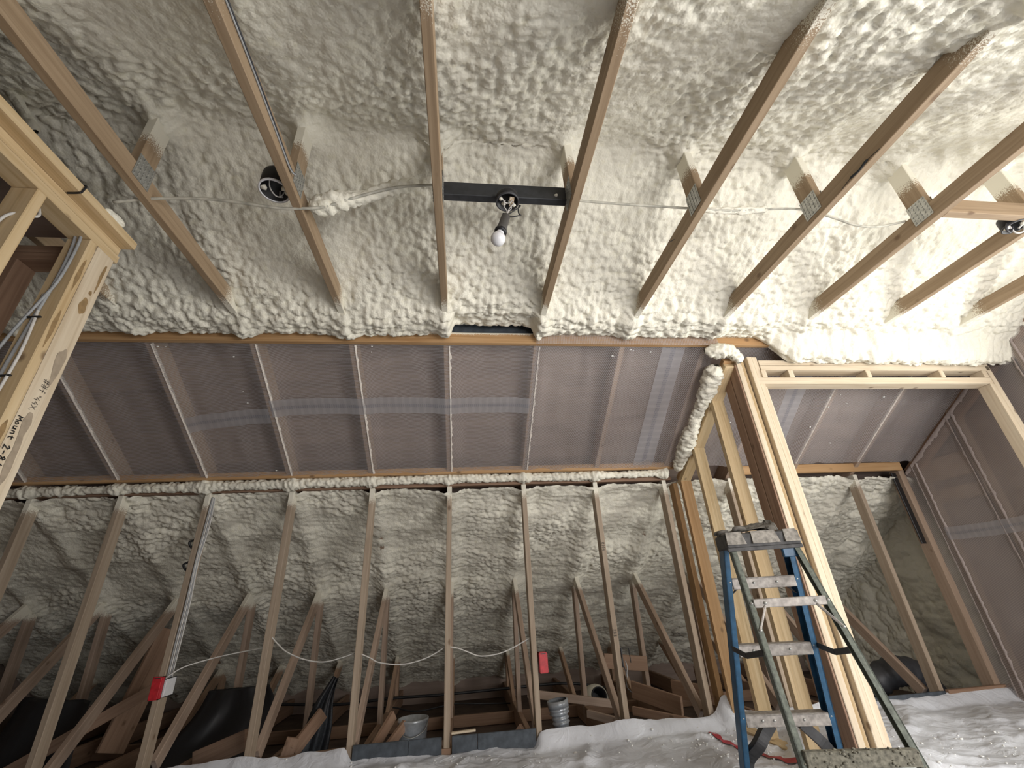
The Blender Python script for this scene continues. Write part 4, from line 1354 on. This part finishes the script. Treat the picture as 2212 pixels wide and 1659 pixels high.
# ------------------------------------------------------------------ electrical boxes and cables on the knee studs
def stud_box(name, lo, hi, mat, label, cat='electrical box'):
    r = empty(name, ((lo[0] + hi[0]) / 2, (lo[1] + hi[1]) / 2, lo[2]))
    tag(r, label, cat)
    t = 0.004
    boxes('shell', [((lo[0], lo[1], lo[2]), (lo[0] + t, hi[1], hi[2])), ((hi[0] - t, lo[1], lo[2]), (hi[0], hi[1], hi[2])),
                    ((lo[0], lo[1], lo[2]), (hi[0], hi[1], lo[2] + t)), ((lo[0], lo[1], hi[2] - t), (hi[0], hi[1], hi[2])),
                    ((lo[0], hi[1] - t, lo[2]), (hi[0], hi[1], hi[2]))], mat, r)
    boxes('cover', [((lo[0] + 0.003, lo[1] - 0.003, lo[2] + 0.004), (hi[0] - 0.003, lo[1] + 0.001, hi[2] - 0.004))], mat, r, None, 0.001)
    boxes('clamp', [((lo[0] + 0.012, lo[1] - 0.004, hi[2] - 0.010), (hi[0] - 0.012, lo[1] + 0.002, hi[2] - 0.004))], m_dkgrey, r)
    return r


stud_box('outlet_box', (0.640, -0.012, 0.365), (0.700, 0.06, 0.488), m_red, 'bright red electrical box on the stud right of the slate kerb')
stud_box('outlet_box', (-1.860, -0.034, 0.388), (-1.803, -0.002, 0.512), m_red, 'dark red electrical box on the front of the cable-bundled stud')
stud_box('outlet_box', (-1.809, 0.004, 0.395), (-1.79, 0.105, 0.498), m_white, 'white electrical box on the side of the stud with the red box')
stud_box('tag_box', (-1.855, 1.195, 0.13), (-1.80, 1.2, 0.215), m_bluetag, 'small blue tag on a dark attic web', 'tag')
br = empty('metal_bracket', (1.25, 0.0, 0.37))
tag(br, 'black square metal bracket with dangling wires on the pencilled stud', 'bracket')
board('plate', (1.244, 0.02, 0.36), (1.244, 0.02, 0.48), 0.055, 0.010, m_black, br, (0, 1, 0))
board('frame_bar', (1.244, 0.0, 0.478), (1.302, 0.0, 0.476), 0.006, 0.006, m_black, br)
board('frame_bar', (1.302, 0.0, 0.478), (1.304, 0.0, 0.385), 0.006, 0.006, m_black, br, (1, 0, 0))
cable('wire', [(1.248, -0.01, 0.37), (1.252, -0.015, 0.33), (1.246, -0.01, 0.28), (1.25, -0.01, 0.24), (1.28, -0.005, 0.21)], 0.003, m_black, br)
cable('wire', [(1.262, -0.01, 0.40), (1.268, -0.012, 0.36), (1.258, -0.012, 0.32), (1.262, -0.012, 0.29)], 0.003, m_wireg, br)
for lb, pts in (('white cable sagging left of the middle knee studs', [(-1.205, 0.045, 0.69), (-1.15, 0.045, 0.64), (-1.09, 0.045, 0.595), (-0.97, 0.045, 0.545), (-0.84, 0.045, 0.522), (-0.72, 0.045, 0.54), (-0.625, 0.045, 0.565)]),
                ('white cable sagging up to the middle knee stud from the left', [(-0.595, 0.045, 0.553), (-0.53, 0.045, 0.525), (-0.465, 0.045, 0.494), (-0.31, 0.045, 0.474), (-0.15, 0.045, 0.50), (-0.015, 0.045, 0.56)]),
                ('white cable sagging right from the middle knee stud to the red box', [(0.015, 0.045, 0.558), (0.075, 0.045, 0.545), (0.14, 0.045, 0.52), (0.24, 0.045, 0.488), (0.40, 0.045, 0.504), (0.595, 0.045, 0.58)]),
                ('thin white cable leaving the red and white boxes to the right', [(-1.80, -0.005, 0.50), (-1.74, 0.03, 0.545), (-1.66, 0.1, 0.57), (-1.55, 0.25, 0.59), (-1.42, 0.5, 0.60)])):
    o = cable('electric_cable', pts, 0.0042, m_wirew)
    tag(o, lb, 'cable')
cb = empty('cable_bundle', (-1.80, 0.0, 0.50))
tag(cb, 'bundle of white cables running down the side of one knee stud', 'cable')
for i, q in enumerate((0.0, 0.007, 0.014, 0.021)):
    cable('cable', [(-1.802 + q * .4, 0.02 + q, 1.66), (-1.795 + q, 0.0 + q, 1.45), (-1.798 + q * .5, -0.002 + q, 1.2), (-1.795 + q * .8, 0.0 + q, 0.95), (-1.80 + q, 0.005 + q, 0.7), (-1.80 + q * .3, 0.01 + q * 2, 0.50)], 0.0042, m_wirew if i % 2 else m_wireg, cb)
for z in (1.32, 1.17):
    o = cable('cable_stacker', [(-1.856, 0.03, z - 0.03), (-1.862, 0.0, z - 0.01), (-1.866, -0.012, z + 0.012), (-1.857, 0.02, z + 0.03)], 0.008, m_black, cb)

# ------------------------------------------------------------------ things lying in the attic
def attic_cable(pts, label, r=0.010, m=m_black):
    o = cable('attic_cable', pts, r, m)
    tag(o, label, 'cable')


attic_cable([(-2.1, 2.06, 0.02), (-1.6, 2.1, -0.03), (-1.15, 2.1, -0.06), (-0.63, 2.1, -0.045), (-0.1, 2.1, -0.05), (0.65, 2.1, -0.04), (1.25, 2.1, -0.04), (1.75, 2.1, -0.12)], 'thick black cable along the bottom of the attic foam', 0.014)
attic_cable([(-1.0, 1.9, -0.06), (-0.6, 1.85, -0.08), (-0.35, 1.8, -0.12), (0.0, 1.82, -0.09), (0.25, 1.8, -0.10), (0.6, 1.85, -0.13)], 'thin black cable drooping under the thicker one in the attic', 0.007)
o = board('loose_board', (0.66, 0.92, 0.10), (1.42, 0.86, -0.02), 0.060, 0.03, m_web)
tag(o, 'long loose board lying across the attic webs', 'board')
o = board('loose_board', (1.08, 0.55, 0.0), (1.45, 0.14, -0.05), 0.05, 0.03, m_web)
tag(o, 'short stick lying behind the pencilled stud', 'board')
for i, (p0, p1, w, lb) in enumerate((((1.95, 0.9, 0.05), (2.2, 0.55, 0.03), 0.13, 'plank on edge behind the partition studs'),
                                     ((1.60, 0.95, 0.06), (1.84, 0.5, 0.0), 0.13, 'brown plank on edge right of the loose attic board'),
                                     ((1.50, 0.7, -0.04), (1.86, 0.18, -0.06), 0.06, 'low stick running to the last knee stud'),
                                     ((-1.05, 0.35, -0.02), (-0.92, 0.5, 0.16), 0.09, 'short bent offcut beside the black cloth'),
                                     ((-1.10, 0.33, -0.10), (-1.06, 0.34, 0.06), 0.08, 'upright block in front of the black cloth'),
                                     ((-0.52, 0.25, -0.06), (-0.40, 0.45, 0.12), 0.07, 'offcut leaning left of the grey bucket'),
                                     ((-0.44, 0.22, -0.06), (-0.30, 0.35, 0.08), 0.06, 'splintered offcut nearest the grey bucket'),
                                     ((-2.55, 0.9, -0.05), (-2.45, 1.1, 0.75), 0.20, 'dark red-brown plank standing in the far left attic'),
                                     ((-3.1, 0.6, -0.1), (-2.3, 0.8, 0.35), 0.08, 'slanting dark plank low in the far left attic'),
                                     ((-1.75, 0.5, -0.06), (-1.35, 0.3, 0.08), 0.12, 'brown plank between the red-boxed stud and the next'),
                                     ((-1.35, 0.16, -0.04), (-0.66, 0.16, -0.01), 0.06, 'brown rail lying along the bottom plate'),
                                     ((-0.58, 0.16, -0.03), (-0.02, 0.17, -0.02), 0.05, 'brown rail lying behind the left slate kerb'),
                                     ((0.42, 0.3, -0.1), (0.52, 0.22, 0.03), 0.04, 'small peg standing beside the second diagonal web'),
                                     ((1.42, 1.1, 0.27), (1.83, 1.1, 0.22), 0.12, 'dark block nailed between two attic webs'))):
    o = board('offcut', p0, p1, w, 0.028, m_scrap)
    tag(o, lb, 'offcut')
o = board('joist', (-3.6, 1.5, -0.17), (3.8, 1.5, -0.17), 0.09, 0.04, m_scrap)
tag(o, 'long dark joist crossing the attic floor', 'joist')
bk = empty('bucket', (-0.255, 0.42, -0.22))
tag(bk, 'translucent grey bucket in the attic behind the left slate kerb', 'bucket')
link('shell', lathe_mesh([(0.0005, 0), (0.085, 0), (0.09, 0.01), (0.105, 0.29), (0.112, 0.30), (0.112, 0.315), (0.10, 0.315), (0.085, 0.02), (0.0005, 0.02)], m_duct, 28), m_duct, bk, Matrix.Translation((-0.255, 0.42, -0.22)))
cable('handle', [(-0.36, 0.40, 0.07), (-0.34, 0.34, 0.03), (-0.255, 0.31, 0.0), (-0.17, 0.34, 0.03), (-0.15, 0.40, 0.07)], 0.004, m_steel, bk)
dt = empty('flexible_duct', (0.87, 0.42, -0.22))
tag(dt, 'crumpled translucent plastic duct standing behind the red-boxed stud', 'duct')
pr = []
for i in range(40):
    z = i * 0.0085
    pr.append((0.062 + 0.006 * math.sin(i * 1.9) - 0.012 * (i < 22) + 0.012 * (i > 30), z))
link('hose', lathe_mesh(pr, m_duct, 24), m_duct, dt, Matrix.Translation((0.87, 0.45, -0.22)) @ Matrix.Rotation(-0.12, 4, 'Y'))
link('collar', lathe_mesh([(0.075, 0.30), (0.08, 0.30), (0.08, 0.345), (0.072, 0.345)], m_duct, 24), m_duct, dt, Matrix.Translation((0.87, 0.45, -0.22)) @ Matrix.Rotation(-0.12, 4, 'Y'))
hd = empty('vent_pipe', (1.445, 1.6, -0.1))
tag(hd, 'open end of a black round vent pipe in the attic foam', 'pipe')
link('pipe', lathe_mesh([(0.066, -0.2), (0.075, -0.2), (0.075, 0.12), (0.066, 0.12), (0.066, -0.2)], m_black, 28), m_black, hd, axis_matrix((1.445, 1.62, -0.105), (0.0, -1, 0.35)))
link('foam_collar', lathe_mesh([(0.077, -0.2), (0.14, -0.15), (0.12, 0.0), (0.09, 0.09), (0.077, 0.10)], m_foam, 28), m_foam, hd, axis_matrix((1.445, 1.62, -0.105), (0.0, -1, 0.35)))
link('back', lathe_mesh([(0.0005, -0.12), (0.066, -0.12)], m_black, 24), m_black, hd, axis_matrix((1.445, 1.62, -0.105), (0.0, -1, 0.35)))


def cloth(name, pts, th, mat, label, cat):
    """crumpled hanging cloth: rows of (left, right) edge points"""
    nu = 14
    rows = []
    rows_s = 6
    L = smooth_path([p[0] for p in pts], rows_s); R_ = smooth_path([p[1] for p in pts], rows_s)
    for i, (a, b) in enumerate(zip(L, R_)):
        row = []
        for j in range(nu):
            q = a.lerp(b, j / (nu - 1))
            q = q + Vector((0, 1, 0)) * (0.018 * math.sin(j * 1.3 + i * 0.12) + 0.01 * math.sin(j * 0.7 + i * 0.5))
            row.append(tuple(q))
        rows.append(row)
    o = link(name, grid_mesh(name, np.array(rows), mat), mat)
    md = o.modifiers.new('thick', 'SOLIDIFY'); md.thickness = th
    tag(o, label, cat)
    return o


m_cloth = simple('black_netting_cloth', (0.024, 0.027, 0.032), 0.5, noise=0.5, scale=90)
cloth('black_cloth', [((-0.905, 0.62, 0.37), (-0.86, 0.62, 0.35)), ((-1.0, 0.58, 0.22), (-0.87, 0.58, 0.22)), ((-1.05, 0.56, 0.08), (-0.86, 0.56, 0.05)), ((-1.09, 0.54, -0.1), (-0.87, 0.54, -0.12))], 0.004, m_cloth, 'black cloth draped behind the knee wall left of centre', 'cloth')
cloth('black_sheeting', [((-2.0, 1.05, 0.28), (-1.5, 1.0, 0.30)), ((-2.05, 0.95, 0.1), (-1.4, 0.95, 0.15)), ((-2.2, 0.85, -0.1), (-1.4, 0.85, -0.05)), ((-2.2, 0.7, -0.2), (-1.4, 0.7, -0.2))], 0.004, m_black, 'black plastic sheeting in the attic right of the red and white boxes', 'sheeting')
cloth('black_sheeting', [((-3.3, 0.9, 0.35), (-2.75, 0.85, 0.30)), ((-3.3, 0.8, 0.1), (-2.7, 0.75, 0.1)), ((-3.3, 0.6, -0.2), (-2.6, 0.6, -0.2))], 0.004, m_black, 'black plastic sheeting in the far left corner of the attic', 'sheeting')
# black duct elbow in the alcove
ap = smooth_path([(3.60, 0.75, -0.15), (3.68, 0.62, 0.02), (3.85, 0.55, 0.10), (4.05, 0.55, 0.05), (4.12, 0.55, -0.12)], 10)
o = link('duct_elbow', tube_mesh(ap, [0.11 + 0.006 * math.sin(i * 1.8) for i in range(len(ap))], m_dkgrey, 22), m_dkgrey)
tag(o, 'black flexible duct elbow on the floor behind the alcove stud', 'duct')
